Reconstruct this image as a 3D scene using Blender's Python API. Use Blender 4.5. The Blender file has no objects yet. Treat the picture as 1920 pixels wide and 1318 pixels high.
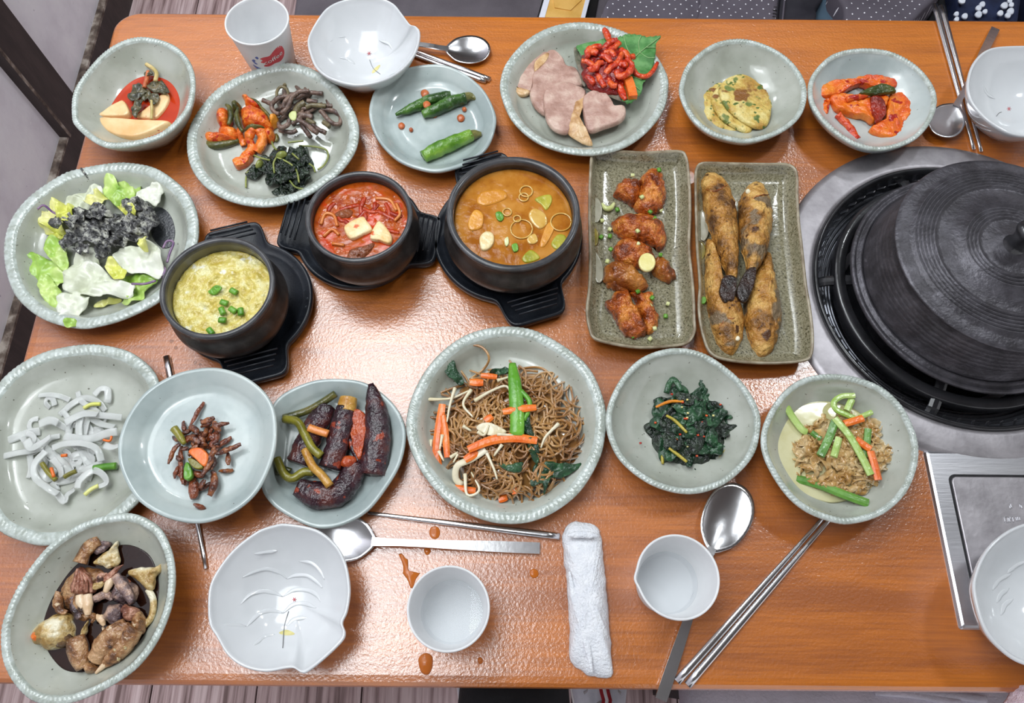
import bpy, math, random
from mathutils import Vector, Matrix, noise
random.seed(11)
scene = bpy.context.scene
COL = scene.collection

# ------------------------------------------------------------------ camera, light, exposure
# Units below: centimetres; z = 0 is the table top. World metres = cm / 100, floor at world z = 0.
TZ = 0.72            # table top above the floor (m)
CH = 73.6            # camera above the table (cm)
FPX = 1440.0         # focal length in pixels of the 1920 x 1318 frame
TILT, ROLL = math.radians(22.6), 0.009
_c, _s = math.cos(TILT), math.sin(TILT)
_U, _FW, _X = Vector((0, _c, _s)), Vector((0, _s, -_c)), Vector((1, 0, 0))
RIGHT = _X * math.cos(ROLL) + _U * math.sin(ROLL)
UP = -_X * math.sin(ROLL) + _U * math.cos(ROLL)

cam_data = bpy.data.cameras.new('camera')
cam_data.sensor_width = 36.0
cam_data.lens = FPX / 1920 * 36.0
cam_data.clip_start = 0.02
cam = bpy.data.objects.new('camera', cam_data)
COL.objects.link(cam)
m = Matrix((RIGHT, UP, -_FW)).transposed().to_4x4()
m.translation = Vector((0, 0, TZ + CH / 100))
cam.matrix_world = m
scene.camera = cam

world = bpy.data.worlds.new('room_light')
scene.world = world
world.use_nodes = True
bg = world.node_tree.nodes['Background']
bg.inputs[0].default_value = (0.95, 0.96, 1.0, 1)
bg.inputs[1].default_value = 0.95

def panel(x, y, z, sx, sy, watts, col=(0.92, 0.97, 1.0)):
    l = bpy.data.lights.new('ceiling_lamp', 'AREA')
    l.shape = 'RECTANGLE'; l.size = sx; l.size_y = sy; l.energy = watts; l.color = col
    o = bpy.data.objects.new('ceiling_lamp', l)
    o.location = (x, y, z)
    COL.objects.link(o)
panel(-0.52, 0.62, 2.55, 0.90, 1.70, 25)      # large luminous ceiling panel over the wall side of the table
panel(-0.46, 0.14, 2.5, 0.42, 0.24, 3.5)        # brighter tubes hung under it
panel(-0.40, 1.02, 2.5, 0.45, 0.34, 4.5)
panel(1.05, 0.95, 2.5, 0.22, 0.22, 9)
panel(0.75, 1.75, 2.5, 0.16, 0.16, 5)
panel(-0.70, 1.90, 2.5, 0.3, 0.3, 6)

vs = scene.view_settings
vs.view_transform = 'Standard'
vs.look = 'None'
vs.gamma = 1.0
vs.use_curve_mapping = False
vs.exposure = -0.06

# ------------------------------------------------------------------ helpers
def P(px, py, h=0.0):
    """photograph pixel + height above the table (cm) -> point in table space (cm)"""
    d = RIGHT * ((px - 960) / FPX) - UP * ((py - 659) / FPX) + _FW
    t = (h - CH) / d.z
    return Vector((0, 0, CH)) + d * t

def cv(o, pts):
    """coordinates read in an enlarged crop (x0, y0, scale) -> photograph pixels"""
    return [(o[0] + p[0] / o[2], o[1] + p[1] / o[2]) + tuple(p[2:]) for p in pts]

def catmull(pts, n, closed):
    m_ = len(pts); out = []
    segs = m_ if closed else m_ - 1
    dense = []
    for i in range(segs):
        if closed:
            a, b, c, d = (pts[(i + k) % m_] for k in (-1, 0, 1, 2))
        else:
            b, c = pts[i], pts[i + 1]
            a = pts[i - 1] if i else b * 2 - c
            d = pts[i + 2] if i + 2 < m_ else c * 2 - b
        for k in range(12):
            t = k / 12
            dense.append(0.5 * ((2 * b) + (c - a) * t + (2 * a - 5 * b + 4 * c - d) * t * t + (3 * b - a - 3 * c + d) * t ** 3))
    dense.append(pts[0] if closed else pts[-1])
    L = [0]
    for i in range(1, len(dense)):
        L.append(L[-1] + (dense[i] - dense[i - 1]).length)
    cnt = n if closed else n - 1
    j = 0
    for i in range(n):
        s = L[-1] * i / cnt
        while j < len(L) - 2 and L[j + 1] < s:
            j += 1
        k = (s - L[j]) / max(L[j + 1] - L[j], 1e-9)
        out.append(dense[j].lerp(dense[j + 1], min(max(k, 0), 1)))
    return out

def outline(pts, h, n=48):
    return catmull([P(p[0], p[1], h) for p in pts], n, True)

WO = {}
def _link(o, org, parent):
    w = Vector((org.x / 100, org.y / 100, TZ + org.z / 100))
    COL.objects.link(o)
    if parent is not None:
        o.parent = parent
        o.location = w - WO[parent.name]
    else:
        o.location = w
    WO[o.name] = w

def mk(name, V, Fc, mat, parent=None, smooth=True, org=None):
    if org is None:
        xs = [v[0] for v in V]; ys = [v[1] for v in V]; zs = [v[2] for v in V]
        org = Vector(((min(xs) + max(xs)) / 2, (min(ys) + max(ys)) / 2, min(zs)))
    me = bpy.data.meshes.new(name)
    me.from_pydata([((v[0] - org.x) / 100, (v[1] - org.y) / 100, (v[2] - org.z) / 100) for v in V], [], Fc)
    me.polygons.foreach_set('use_smooth', [smooth] * len(me.polygons))
    if isinstance(mat, (list, tuple)):
        for q in mat: me.materials.append(q)
    else:
        me.materials.append(mat)
    me.update()
    o = bpy.data.objects.new(name, me)
    _link(o, org, parent)
    return o

def empty(name, org):
    o = bpy.data.objects.new(name, None)
    o.empty_display_size = 0.02
    _link(o, Vector(org), None)
    return o

def tag(o, label=None, cat=None, group=None, kind=None):
    if label: o['label'] = label
    if cat: o['category'] = cat
    if group: o['group'] = group
    if kind: o['kind'] = kind
    return o

class MB:
    def __init__(s): s.V = []; s.F = []
    def add(s, V, Fc):
        b = len(s.V); s.V += [tuple(v) for v in V]; s.F += [tuple(i + b for i in f) for f in Fc]
        return s
    def build(s, name, mat, parent=None, smooth=True, org=None):
        return mk(name, s.V, s.F, mat, parent, smooth, org)

def rings_mesh(rings, close=True, cap0=True, cap1=True):
    """rings: lists of equal length; quads between, optional caps"""
    V = []; Fc = []; n = len(rings[0])
    for r in rings: V += [tuple(v) for v in r]
    for k in range(len(rings) - 1):
        for i in range(n if close else n - 1):
            j = (i + 1) % n
            Fc.append((k * n + i, k * n + j, (k + 1) * n + j, (k + 1) * n + i))
    if cap0: Fc.append(tuple(range(n - 1, -1, -1)))
    if cap1: Fc.append(tuple((len(rings) - 1) * n + i for i in range(n)))
    return V, Fc

def tube_geo(path, w, h=None, n=8, taper=None, square=False, twist=0.0):
    """path of Vectors; w half width (side), h half height; taper list of factors along the path"""
    h = w if h is None else h
    rings = []; m_ = len(path)
    for i, p in enumerate(path):
        t = (path[min(i + 1, m_ - 1)] - path[max(i - 1, 0)])
        if t.length < 1e-6: t = Vector((1, 0, 0))
        t.normalize()
        upv = Vector((0, 0, 1)) if abs(t.z) < 0.94 else Vector((0, 1, 0))
        sd = t.cross(upv).normalized(); nv = sd.cross(t).normalized()
        if twist:
            a = twist * i / (m_ - 1); sd, nv = sd * math.cos(a) + nv * math.sin(a), nv * math.cos(a) - sd * math.sin(a)
        f = 1.0
        if taper:
            x = i / (m_ - 1) * (len(taper) - 1); k = min(int(x), len(taper) - 2)
            f = taper[k] + (taper[k + 1] - taper[k]) * (x - k)
        r = []
        for k in range(n):
            a = 2 * math.pi * (k + 0.5) / n
            ca, sa = math.cos(a), math.sin(a)
            if square:
                q = max(abs(ca), abs(sa)); ca /= q; sa /= q
            r.append(p + sd * (w * f * ca) + nv * (h * f * sa))
        rings.append(r)
    return rings_mesh(rings)

def pth(pts, n=None):
    """pixel path (px, py, h) -> smooth path"""
    v = [P(*p) for p in pts]
    if len(v) == 2:
        n = n or 5
        return [v[0].lerp(v[1], i / (n - 1)) for i in range(n)]
    return catmull(v, n or len(v) * 5, False)

def tube(name, pts, w, mat, h=None, n=8, taper=None, parent=None, square=False, twist=0.0, num=None, smooth=None, bumpy=0.0):
    if bumpy: num = max(num or 0, len(pts) * 10); n = max(n, 12)
    V, Fc = tube_geo(pth(pts, num), w, h, n, taper, square, twist)
    if bumpy:
        V = [tuple(Vector(v) + noise.noise_vector(Vector(v) * 1.3) * bumpy + noise.noise_vector(Vector(v) * 3.1) * bumpy * 0.55) for v in V]
    return mk(name, V, Fc, mat, parent, (not square) if smooth is None else smooth)

def lathe_geo(prof, c, n=64, cap0=False, cap1=False):
    rings = [[(c[0] + r * math.cos(2 * math.pi * i / n), c[1] + r * math.sin(2 * math.pi * i / n), c[2] + z) for i in range(n)] for r, z in prof]
    return rings_mesh(rings, True, cap0, cap1)

def lathe(name, prof, c, mat, n=64, parent=None, smooth=True, cap0=False, cap1=False):
    V, Fc = lathe_geo(prof, c, n, cap0, cap1)
    return mk(name, V, Fc, mat, parent, smooth)

def box_geo(a, b):
    V = [(x, y, z) for z in (a[2], b[2]) for y in (a[1], b[1]) for x in (a[0], b[0])]
    return V, [(0, 2, 3, 1), (4, 5, 7, 6), (0, 1, 5, 4), (2, 6, 7, 3), (0, 4, 6, 2), (1, 3, 7, 5)]

def blob_geo(Q, z0, th, prof='dome', crumple=0.0, freq=0.5, rings=7, seed=0.0, rough=0.0, zfun=None, hollow=0.0):
    """solid pillow on outline Q (Vectors): 'dome' rounded, 'slab' flat top with rounded edge, 'leaf' thin crumpled sheet"""
    n = len(Q); c = sum(Q, Vector()) / n
    top = []; bot = []
    def nz(x, y, f=freq):
        return noise.noise(Vector((x * f + seed, y * f - seed * 1.7, seed * 0.37)))
    for k in range(rings + 1):
        if prof == 'dome':
            a = k / rings * math.pi / 2; s, z = math.cos(a), math.sin(a)
        elif prof == 'slab':
            t = k / rings
            if t < 0.45: a = t / 0.45 * math.pi / 2; s, z = 1 - 0.10 * (1 - math.cos(a)), math.sin(a)
            else: s, z = 0.90 * (1 - (t - 0.45) / 0.55), 1.0
        else:
            s, z = 1 - k / rings, 1.0
        s = max(s, 0.02)
        rt = []; rb = []
        for q in Q:
            x, y = c.x + (q.x - c.x) * s, c.y + (q.y - c.y) * s
            zz = crumple * nz(x, y) * (0.55 + 0.9 * s)
            if crumple: zz += crumple * 0.4 * nz(x, y, freq * 2.6)
            if zfun: zz += zfun(x, y, s)
            up = th * z
            if rough: up += rough * (noise.noise(Vector((x * 0.9 + seed, y * 0.9, seed))) + 0.8 * noise.noise(Vector((x * 2.1, y * 2.1 + seed, seed))) + 0.5 * noise.noise(Vector((x * 4.4, y * 4.4 + seed, seed)))) * (z if prof != 'leaf' else 1)
            rt.append((x, y, z0 + zz + up))
            rb.append((x, y, z0 + (zz if (prof == 'leaf' or crumple) else (zfun(x, y, s) if zfun else 0))))
        top.append(rt); bot.append(rb)
    V, Fc = rings_mesh(list(reversed(bot)) + top, True, True, True)
    return V, Fc

def blob(name, pts, z0, th, mat, prof='dome', crumple=0.0, freq=0.5, rings=7, n=40, rough=0.0, parent=None, zfun=None, ref=None, seed=None):
    if rough >= 0.1: n = max(n, 80); rings = max(rings, 14)
    Q = outline(pts, z0 + (th * 0.5 if ref is None else ref), n)
    if rough >= 0.1:
        sd_ = random.random() * 50
        Q = [q + Vector((noise.noise(Vector((q.x * 1.6, q.y * 1.6, sd_))), noise.noise(Vector((q.x * 1.6, q.y * 1.6, sd_ + 9))), 0)) * rough * 0.8 for q in Q]
    Q = [Vector((q.x, q.y, 0)) for q in Q]
    V, Fc = blob_geo(Q, z0, th, prof, crumple, freq, rings, random.random() * 50 if seed is None else seed, rough, zfun)
    return mk(name, V, Fc, mat, parent)

# ------------------------------------------------------------------ materials
def lin(c):
    return tuple(((v / 255) / 12.92 if v / 255 <= 0.04045 else ((v / 255 + 0.055) / 1.055) ** 2.4) for v in c) + (1,)

def pm(name, cols, scale=30, rough=0.4, bump=0.0, bscale=None, metal=0.0, coat=0.0, sss=0.0, stretch=(1, 1, 1), speck=None, trans=0.0, ior=1.45, detail=4, alpha=1.0, crough=0.08, spec=0.5, bd=0.002):
    """procedural material: noise between sRGB colours, optional speckles (colour, scale, threshold), bump"""
    M = bpy.data.materials.new(name); M.use_nodes = True
    nt = M.node_tree; N = nt.nodes; L = nt.links; b = N['Principled BSDF']
    tc = N.new('ShaderNodeTexCoord'); mp = N.new('ShaderNodeMapping')
    mp.inputs['Scale'].default_value = stretch
    oi = N.new('ShaderNodeObjectInfo'); ad = N.new('ShaderNodeVectorMath'); ad.operation = 'ADD'
    L.new(tc.outputs['Object'], ad.inputs[0]); L.new(oi.outputs['Random'], ad.inputs[1])
    L.new(ad.outputs[0], mp.inputs['Vector'])
    nz = N.new('ShaderNodeTexNoise'); nz.inputs['Scale'].default_value = scale; nz.inputs['Detail'].default_value = detail
    nz.inputs['Roughness'].default_value = 0.6
    L.new(mp.outputs[0], nz.inputs['Vector'])
    cr = N.new('ShaderNodeValToRGB'); e = cr.color_ramp.elements
    while len(e) < len(cols): e.new(0.5)
    for i, c in enumerate(cols):
        e[i].position = 0.37 + 0.26 * i / max(len(cols) - 1, 1); e[i].color = lin(c)
    L.new(nz.outputs['Fac'], cr.inputs[0])
    out = cr.outputs[0]
    for sp in ([speck] if speck and not isinstance(speck, list) else (speck or [])):
        s2 = N.new('ShaderNodeTexNoise'); s2.inputs['Scale'].default_value = sp[1]; s2.inputs['Detail'].default_value = 2
        L.new(mp.outputs[0], s2.inputs['Vector'])
        r2 = N.new('ShaderNodeValToRGB'); r2.color_ramp.elements[0].position = sp[2]; r2.color_ramp.elements[1].position = min(sp[2] + 0.05, 1)
        L.new(s2.outputs['Fac'], r2.inputs[0])
        mx = N.new('ShaderNodeMix'); mx.data_type = 'RGBA'
        L.new(r2.outputs[0], mx.inputs['Factor']); L.new(out, mx.inputs['A']); mx.inputs['B'].default_value = lin(sp[0])
        out = mx.outputs['Result']
    L.new(out, b.inputs['Base Color'])
    b.inputs['Roughness'].default_value = rough; b.inputs['Metallic'].default_value = metal
    b.inputs['Coat Weight'].default_value = coat; b.inputs['Coat Roughness'].default_value = crough
    b.inputs['IOR'].default_value = ior; b.inputs['Transmission Weight'].default_value = trans
    b.inputs['Specular IOR Level'].default_value = spec
    b.inputs['Alpha'].default_value = alpha
    if sss:
        b.inputs['Subsurface Weight'].default_value = sss; b.inputs['Subsurface Radius'].default_value = (0.004, 0.002, 0.001)
        b.inputs['Subsurface Scale'].default_value = 1.0
    if bump:
        n2 = N.new('ShaderNodeTexNoise'); n2.inputs['Scale'].default_value = bscale or scale * 2; n2.inputs['Detail'].default_value = 3
        L.new(mp.outputs[0], n2.inputs['Vector'])
        bp = N.new('ShaderNodeBump'); bp.inputs['Strength'].default_value = bump; bp.inputs['Distance'].default_value = bd
        L.new(n2.outputs['Fac'], bp.inputs['Height']); L.new(bp.outputs[0], b.inputs['Normal'])
        if coat: L.new(bp.outputs[0], b.inputs['Coat Normal'])
    return M

def wood_table():
    M = bpy.data.materials.new('orange_wood'); M.use_nodes = True
    nt = M.node_tree; N = nt.nodes; L = nt.links; b = N['Principled BSDF']
    tc = N.new('ShaderNodeTexCoord')
    mp = N.new('ShaderNodeMapping'); mp.inputs['Scale'].default_value = (1.6, 16, 16)
    L.new(tc.outputs['Object'], mp.inputs['Vector'])
    n1 = N.new('ShaderNodeTexNoise'); n1.inputs['Scale'].default_value = 2.2; n1.inputs['Detail'].default_value = 6; n1.inputs['Distortion'].default_value = 0.6
    L.new(mp.outputs[0], n1.inputs['Vector'])
    mp2 = N.new('ShaderNodeMapping'); mp2.inputs['Scale'].default_value = (14, 300, 300)
    L.new(tc.outputs['Object'], mp2.inputs['Vector'])
    n2 = N.new('ShaderNodeTexNoise'); n2.inputs['Scale'].default_value = 1.6; n2.inputs['Detail'].default_value = 3
    L.new(mp2.outputs[0], n2.inputs['Vector'])
    sep = N.new('ShaderNodeSeparateXYZ'); L.new(tc.outputs['Object'], sep.inputs[0])
    # boards glued side by side, each with its own tone
    mu = N.new('ShaderNodeMath'); mu.operation = 'MULTIPLY'; mu.inputs[1].default_value = 9.2; L.new(sep.outputs['Y'], mu.inputs[0])
    fl = N.new('ShaderNodeMath'); fl.operation = 'FLOOR'; L.new(mu.outputs[0], fl.inputs[0])
    wn = N.new('ShaderNodeTexWhiteNoise'); wn.noise_dimensions = '1D'; L.new(fl.outputs[0], wn.inputs['W'])
    m1 = N.new('ShaderNodeMath'); m1.operation = 'MULTIPLY'; m1.inputs[1].default_value = 0.16; L.new(wn.outputs['Value'], m1.inputs[0])
    m2 = N.new('ShaderNodeMath'); m2.operation = 'MULTIPLY'; m2.inputs[1].default_value = 0.30; L.new(n2.outputs['Fac'], m2.inputs[0])
    a1 = N.new('ShaderNodeMath'); a1.operation = 'ADD'; L.new(m1.outputs[0], a1.inputs[0]); L.new(m2.outputs[0], a1.inputs[1])
    m3 = N.new('ShaderNodeMath'); m3.operation = 'MULTIPLY'; m3.inputs[1].default_value = 0.40; L.new(n1.outputs['Fac'], m3.inputs[0])
    a2 = N.new('ShaderNodeMath'); a2.operation = 'ADD'; L.new(a1.outputs[0], a2.inputs[0]); L.new(m3.outputs[0], a2.inputs[1])
    cr = N.new('ShaderNodeValToRGB'); e = cr.color_ramp.elements
    e.new(0.5)
    for i, (p, c) in enumerate(((0.30, (158, 82, 8)), (0.52, (204, 114, 14)), (0.78, (222, 138, 34)))):
        e[i].position = p; e[i].color = lin(c)
    L.new(a2.outputs[0], cr.inputs[0])
    L.new(cr.outputs[0], b.inputs['Base Color'])
    b.inputs['Roughness'].default_value = 0.42; b.inputs['Specular IOR Level'].default_value = 0.9
    b.inputs['Coat Weight'].default_value = 1.0; b.inputs['Coat Roughness'].default_value = 0.13; b.inputs['Coat IOR'].default_value = 1.7
    # fine crinkle of the lacquer, plus scratches
    n3 = N.new('ShaderNodeTexNoise'); n3.inputs['Scale'].default_value = 420; n3.inputs['Detail'].default_value = 3
    L.new(tc.outputs['Object'], n3.inputs['Vector'])
    v3 = N.new('ShaderNodeTexVoronoi'); v3.feature = 'DISTANCE_TO_EDGE'; v3.inputs['Scale'].default_value = 130
    L.new(tc.outputs['Object'], v3.inputs['Vector'])
    a3 = N.new('ShaderNodeMath'); a3.operation = 'MULTIPLY_ADD'; a3.inputs[1].default_value = 0.35
    L.new(v3.outputs['Distance'], a3.inputs[0]); L.new(n3.outputs['Fac'], a3.inputs[2])
    bp = N.new('ShaderNodeBump'); bp.inputs['Strength'].default_value = 0.25; bp.inputs['Distance'].default_value = 0.0012
    L.new(a3.outputs[0], bp.inputs['Height'])
    L.new(bp.outputs[0], b.inputs['Coat Normal']); L.new(bp.outputs[0], b.inputs['Normal'])
    return M

def plank_mat():
    return pm('floor_wood', [(120, 96, 94), (186, 160, 160), (218, 196, 196)], 3.0, 0.5, 0.3, 6, stretch=(30, 1.0, 1), detail=6)

def cloth_dots(name, base, dot, step, rad):
    M = bpy.data.materials.new(name); M.use_nodes = True
    nt = M.node_tree; N = nt.nodes; L = nt.links; b = N['Principled BSDF']
    tc = N.new('ShaderNodeTexCoord'); sep = N.new('ShaderNodeSeparateXYZ'); L.new(tc.outputs['Object'], sep.inputs[0])
    ad = N.new('ShaderNodeMath'); ad.operation = 'ADD'; L.new(sep.outputs['Y'], ad.inputs[0]); ad.inputs[1].default_value = 0.0
    outs = []
    for off in (0.0, 0.5):
        comp = []
        for src in (sep.outputs['X'], ad.outputs[0]):
            d = N.new('ShaderNodeMath'); d.operation = 'MULTIPLY_ADD'; d.inputs[1].default_value = 1 / step; d.inputs[2].default_value = off; L.new(src, d.inputs[0])
            f = N.new('ShaderNodeMath'); f.operation = 'FRACT'; L.new(d.outputs[0], f.inputs[0])
            s_ = N.new('ShaderNodeMath'); s_.operation = 'SUBTRACT'; s_.inputs[1].default_value = 0.5; L.new(f.outputs[0], s_.inputs[0])
            p2 = N.new('ShaderNodeMath'); p2.operation = 'MULTIPLY'; L.new(s_.outputs[0], p2.inputs[0]); L.new(s_.outputs[0], p2.inputs[1])
            comp.append(p2)
        sm = N.new('ShaderNodeMath'); sm.operation = 'ADD'; L.new(comp[0].outputs[0], sm.inputs[0]); L.new(comp[1].outputs[0], sm.inputs[1])
        lt = N.new('ShaderNodeMath'); lt.operation = 'LESS_THAN'; lt.inputs[1].default_value = rad * rad; L.new(sm.outputs[0], lt.inputs[0])
        outs.append(lt)
    mxx = N.new('ShaderNodeMath'); mxx.operation = 'MAXIMUM'; L.new(outs[0].outputs[0], mxx.inputs[0]); L.new(outs[1].outputs[0], mxx.inputs[1])
    mx = N.new('ShaderNodeMix'); mx.data_type = 'RGBA'
    L.new(mxx.outputs[0], mx.inputs['Factor']); mx.inputs['A'].default_value = lin(base); mx.inputs['B'].default_value = lin(dot)
    L.new(mx.outputs['Result'], b.inputs['Base Color']); b.inputs['Roughness'].default_value = 0.75
    return M

M_wood = wood_table()
M_cel = pm('celadon_grey_green', [(160, 164, 152), (175, 179, 168), (186, 190, 180)], 14, 0.22, 0.10, 60, coat=0.6, speck=[((96, 96, 82), 320, 0.70), ((70, 72, 66), 90, 0.80)])
M_celb = pm('celadon_blue_grey', [(160, 173, 172), (180, 192, 190), (192, 202, 199)], 12, 0.22, 0.10, 60, coat=0.6, speck=[((110, 112, 104), 300, 0.74), ((60, 66, 66), 80, 0.81)])
M_rim = pm('carved_rim_glaze', [(162, 170, 160), (178, 187, 180), (196, 205, 200)], 120, 0.22, 0.15, 300, coat=0.7)
M_olive = pm('speckled_olive_glaze', [(110, 105, 82), (134, 129, 104), (152, 147, 124)], 420, 0.2, 0.08, 200, coat=0.7, detail=6, speck=[((70, 66, 48), 500, 0.60)])
M_olrim = pm('olive_rim_glaze', [(120, 106, 84), (165, 155, 132)], 60, 0.3, 0.1, coat=0.4)
M_porc = pm('white_porcelain', [(208, 211, 213), (216, 218, 220)], 10, 0.12, 0.0, coat=0.5)
M_pot = pm('black_stoneware', [(34, 31, 30), (46, 43, 42), (60, 56, 54)], 60, 0.36, 0.12, 240, spec=0.5)
M_potrim = pm('black_glazed_rim', [(60, 60, 62), (78, 78, 80)], 60, 0.22, 0.05)
M_black = pm('black_plastic', [(26, 29, 35), (36, 40, 47)], 40, 0.34, 0.08, 500)
M_iron = pm('cast_iron', [(64, 62, 66), (76, 74, 79), (92, 90, 96)], 45, 0.40, 0.4, 260, metal=0.45, detail=8, speck=((100, 98, 104), 90, 0.70))
M_burner = pm('black_enamel', [(26, 26, 28), (42, 42, 45)], 30, 0.28, 0.15, 90, coat=0.5)
M_pan = pm('grey_enamel_pan', [(64, 65, 70), (92, 94, 100)], 12, 0.24, 0.1, 60, metal=0.7)
M_steel = pm('brushed_steel', [(194, 194, 199), (204, 204, 208)], 3, 0.36, 0.05, 40, metal=1.0, stretch=(1, 12, 1), detail=8)
M_steeld = pm('dull_steel_plate', [(160, 156, 160), (190, 186, 190)], 24, 0.46, 0.10, 160, metal=0.85, detail=8)
M_cut = pm('polished_steel', [(222, 222, 225), (236, 236, 238)], 20, 0.22, 0.03, 200, metal=1.0)
M_paper = pm('white_paper', [(224, 225, 226), (232, 233, 234)], 20, 0.55)
M_water = pm('water', [(214, 222, 228), (222, 228, 234)], 5, 0.02, ior=1.33, alpha=0.3)
M_towel = pm('white_towel', [(222, 225, 231), (236, 238, 242)], 120, 0.9, 0.9, 420)

CE = (47.9, 38.0)            # centre of the grill opening
# ------------------------------------------------------------------ room shell
FZ = -TZ * 100
WX = -98.3
floor = empty('floor', (0, 60, FZ)); tag(floor, 'grey brown wooden plank floor under the table', None, None, 'structure')
M_floor = plank_mat()
M_groove = pm('dark_floor_gap', [(30, 24, 22), (40, 33, 30)], 20, 0.9)
mb = MB(); mb.add(*box_geo((WX, -260, FZ - 3), (360, 430, FZ - 1.2))); mb.build('underlay', M_groove, floor, False)
pw = 18.2
plank_me = None
for i in range(25):
    x0 = WX + i * pw
    cuts = [-260, -70 + (i * 53) % 90, 70 + (i * 41) % 80, 235 + (i * 37) % 70, 430]
    for a, b_ in zip(cuts, cuts[1:]):
        mb = MB(); mb.add(*box_geo((x0 + 0.12, a + 0.12, FZ - 1.3), (x0 + pw - 0.12, b_ - 0.12, FZ)))
        mb.build('plank', M_floor, floor, False)
M_wallp = pm('pale_grey_wallpaper', [(224, 220, 228), (234, 231, 238), (240, 238, 243)], 9, 0.8, 0.35, 60, speck=[((196, 193, 204), 55, 0.70), ((246, 245, 248), 70, 0.72)])
M_post = pm('dark_brown_timber', [(46, 38, 37), (62, 52, 50)], 10, 0.55, 0.2, 60, stretch=(4, 4, 1))
M_worn = pm('worn_brown_edge', [(66, 54, 48), (112, 98, 88), (176, 166, 156)], 26, 0.7, 0.3, 90)
M_panelw = pm('brown_wall_timber', [(78, 62, 52), (96, 78, 66)], 4, 0.7, stretch=(8, 8, 1))
w = MB().add(*box_geo((WX - 10, -260, FZ), (WX, 430, 190))).build('wall_left', M_wallp, None, False)
tag(w, 'pale grey papered wall left of the table', None, None, 'structure')
wk = MB().add(*box_geo((WX - 10, 430, FZ), (360, 440, 190))).build('wall_back', M_panelw, None, False)
tag(wk, 'brown timber wall at the far end of the room', None, None, 'structure')
bb = MB().add(*box_geo((WX, -260, FZ), (WX + 1.6, 430, FZ + 9.0))).build('baseboard_left', M_post, None, False)
tag(bb, 'dark brown baseboard along the papered wall', None, None, 'structure')
MB().add(*box_geo((WX, -260, FZ + 9.0), (WX + 1.6, 430, FZ + 9.6))).build('worn_edge', M_worn, bb, False)

M_ceil = pm('grey_brown_ceiling', [(92, 86, 82), (104, 98, 94)], 6, 0.8)
cg = MB().add(*box_geo((WX, -260, 190), (360, 430, 196))).build('ceiling', M_ceil, None, False)
tag(cg, 'grey brown ceiling above the table', None, None, 'structure')

def on_wall(px, py, x):
    d = RIGHT * ((px - 960) / FPX) - UP * ((py - 659) / FPX) + _FW
    return Vector((0, 0, CH)) + d * (x / d.x)
a = on_wall(115, 240, WX + 2); b_ = on_wall(133, 172, WX + 2)
py0, py1 = sorted((a.y, b_.y))
post = MB().add(*box_geo((WX, py0, FZ + 9.6), (WX + 2.2, py1, 190))).build('timber_post', M_post, None, False)
tag(post, 'dark brown vertical timber post on the papered wall', 'post')
MB().add(*box_geo((WX + 2.2, py0, FZ + 9.6), (WX + 2.35, py0 + 0.7, 60))).build('worn_edge', M_worn, post, False)

# ------------------------------------------------------------------ table
table = empty('dining_table', (47.9, 37.9, FZ)); tag(table, 'orange wooden dining table with a round grill opening', 'table')
def rrect(x0, y0, x1, y1, r, seg=10, per=24):
    pts = []
    for cx, cy, a0 in ((x1 - r, y1 - r, 0), (x0 + r, y1 - r, 90), (x0 + r, y0 + r, 180), (x1 - r, y0 + r, 270)):
        for k in range(seg + 1):
            a_ = math.radians(a0 + 90 * k / seg); pts.append(Vector((cx + r * math.cos(a_), cy + r * math.sin(a_), 0)))
    out = []
    for i, p in enumerate(pts):
        q = pts[(i + 1) % len(pts)]; out.append(p)
        if (q - p).length > 5:
            for k in range(1, per): out.append(p.lerp(q, k / per))
    return out
TX0, TX1, TY0, TY1 = -50.6, 146.4, -1.4, 77.0
rings = []
base = rrect(TX0, TY0, TX1, TY1, 3.0)
C0 = Vector((CE[0], CE[1], 0))
def hole(r, z): return [Vector((C0.x + (q - C0).normalized().x * r, C0.y + (q - C0).normalized().y * r, z)) for q in base]
def inset(d, z):
    return [Vector((q.x, q.y, z)) for q in rrect(TX0 + d, TY0 + d, TX1 - d, TY1 - d, 3.0 - d * 0.5)]
rings = [hole(16.2, -3.2), hole(16.2, 0), inset(1.0, 0), inset(0.45, -0.05), inset(0.12, -0.3), inset(0, -0.75), inset(0, -2.4), inset(0.2, -3.0), inset(0.7, -3.2), hole(16.2, -3.2)]
V, Fc = rings_mesh(rings, True, False, False)
tt = mk('table_top', V, Fc, M_wood, table, False)
for x in (-40, 136):
    for y in (8, 68):
        MB().add(*box_geo((x - 3, y - 3, FZ), (x + 3, y + 3, -3.2))).build('leg', M_wood, table, False)

# ------------------------------------------------------------------ grill set into the table
grill = empty('table_grill', (CE[0], CE[1], -12)); tag(grill, 'round built-in table grill with steel surround and black burner pan', 'grill')
c3 = (CE[0], CE[1], 0)
lathe('steel_surround', [(15.6, -1.0), (15.6, 0.30), (15.75, 0.5), (16.2, 0.52), (18.3, 0.45), (18.9, 0.30), (19.1, 0.0)], c3, M_steeld, 128, grill)
lathe('pan_lip', [(15.7, 0.2), (15.6, 0.75), (15.4, 0.85), (15.2, 0.75), (15.1, 0.1)], c3, M_burner, 128, grill)
wallp = [(15.15, 0.4), (15.0, -0.8), (14.7, -1.6)]
for k in range(5):
    r = 14.6 - k * 0.42; wallp += [(r, -1.8 - k * 0.25), (r - 0.12, -1.45 - k * 0.25), (r - 0.26, -1.5 - k * 0.25), (r - 0.34, -1.95 - k * 0.25)]
wallp += [(12.0, -3.6), (10.5, -5.5), (8.0, -6.5), (4.0, -6.8), (0.1, -6.8)]
lathe('drip_pan', wallp, c3, M_pan, 128, grill)
lathe('pan_reflector', [(13.0, -2.4), (11.6, -4.2), (10.6, -5.0)], c3, M_steel, 96, grill)
slot = None
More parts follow.
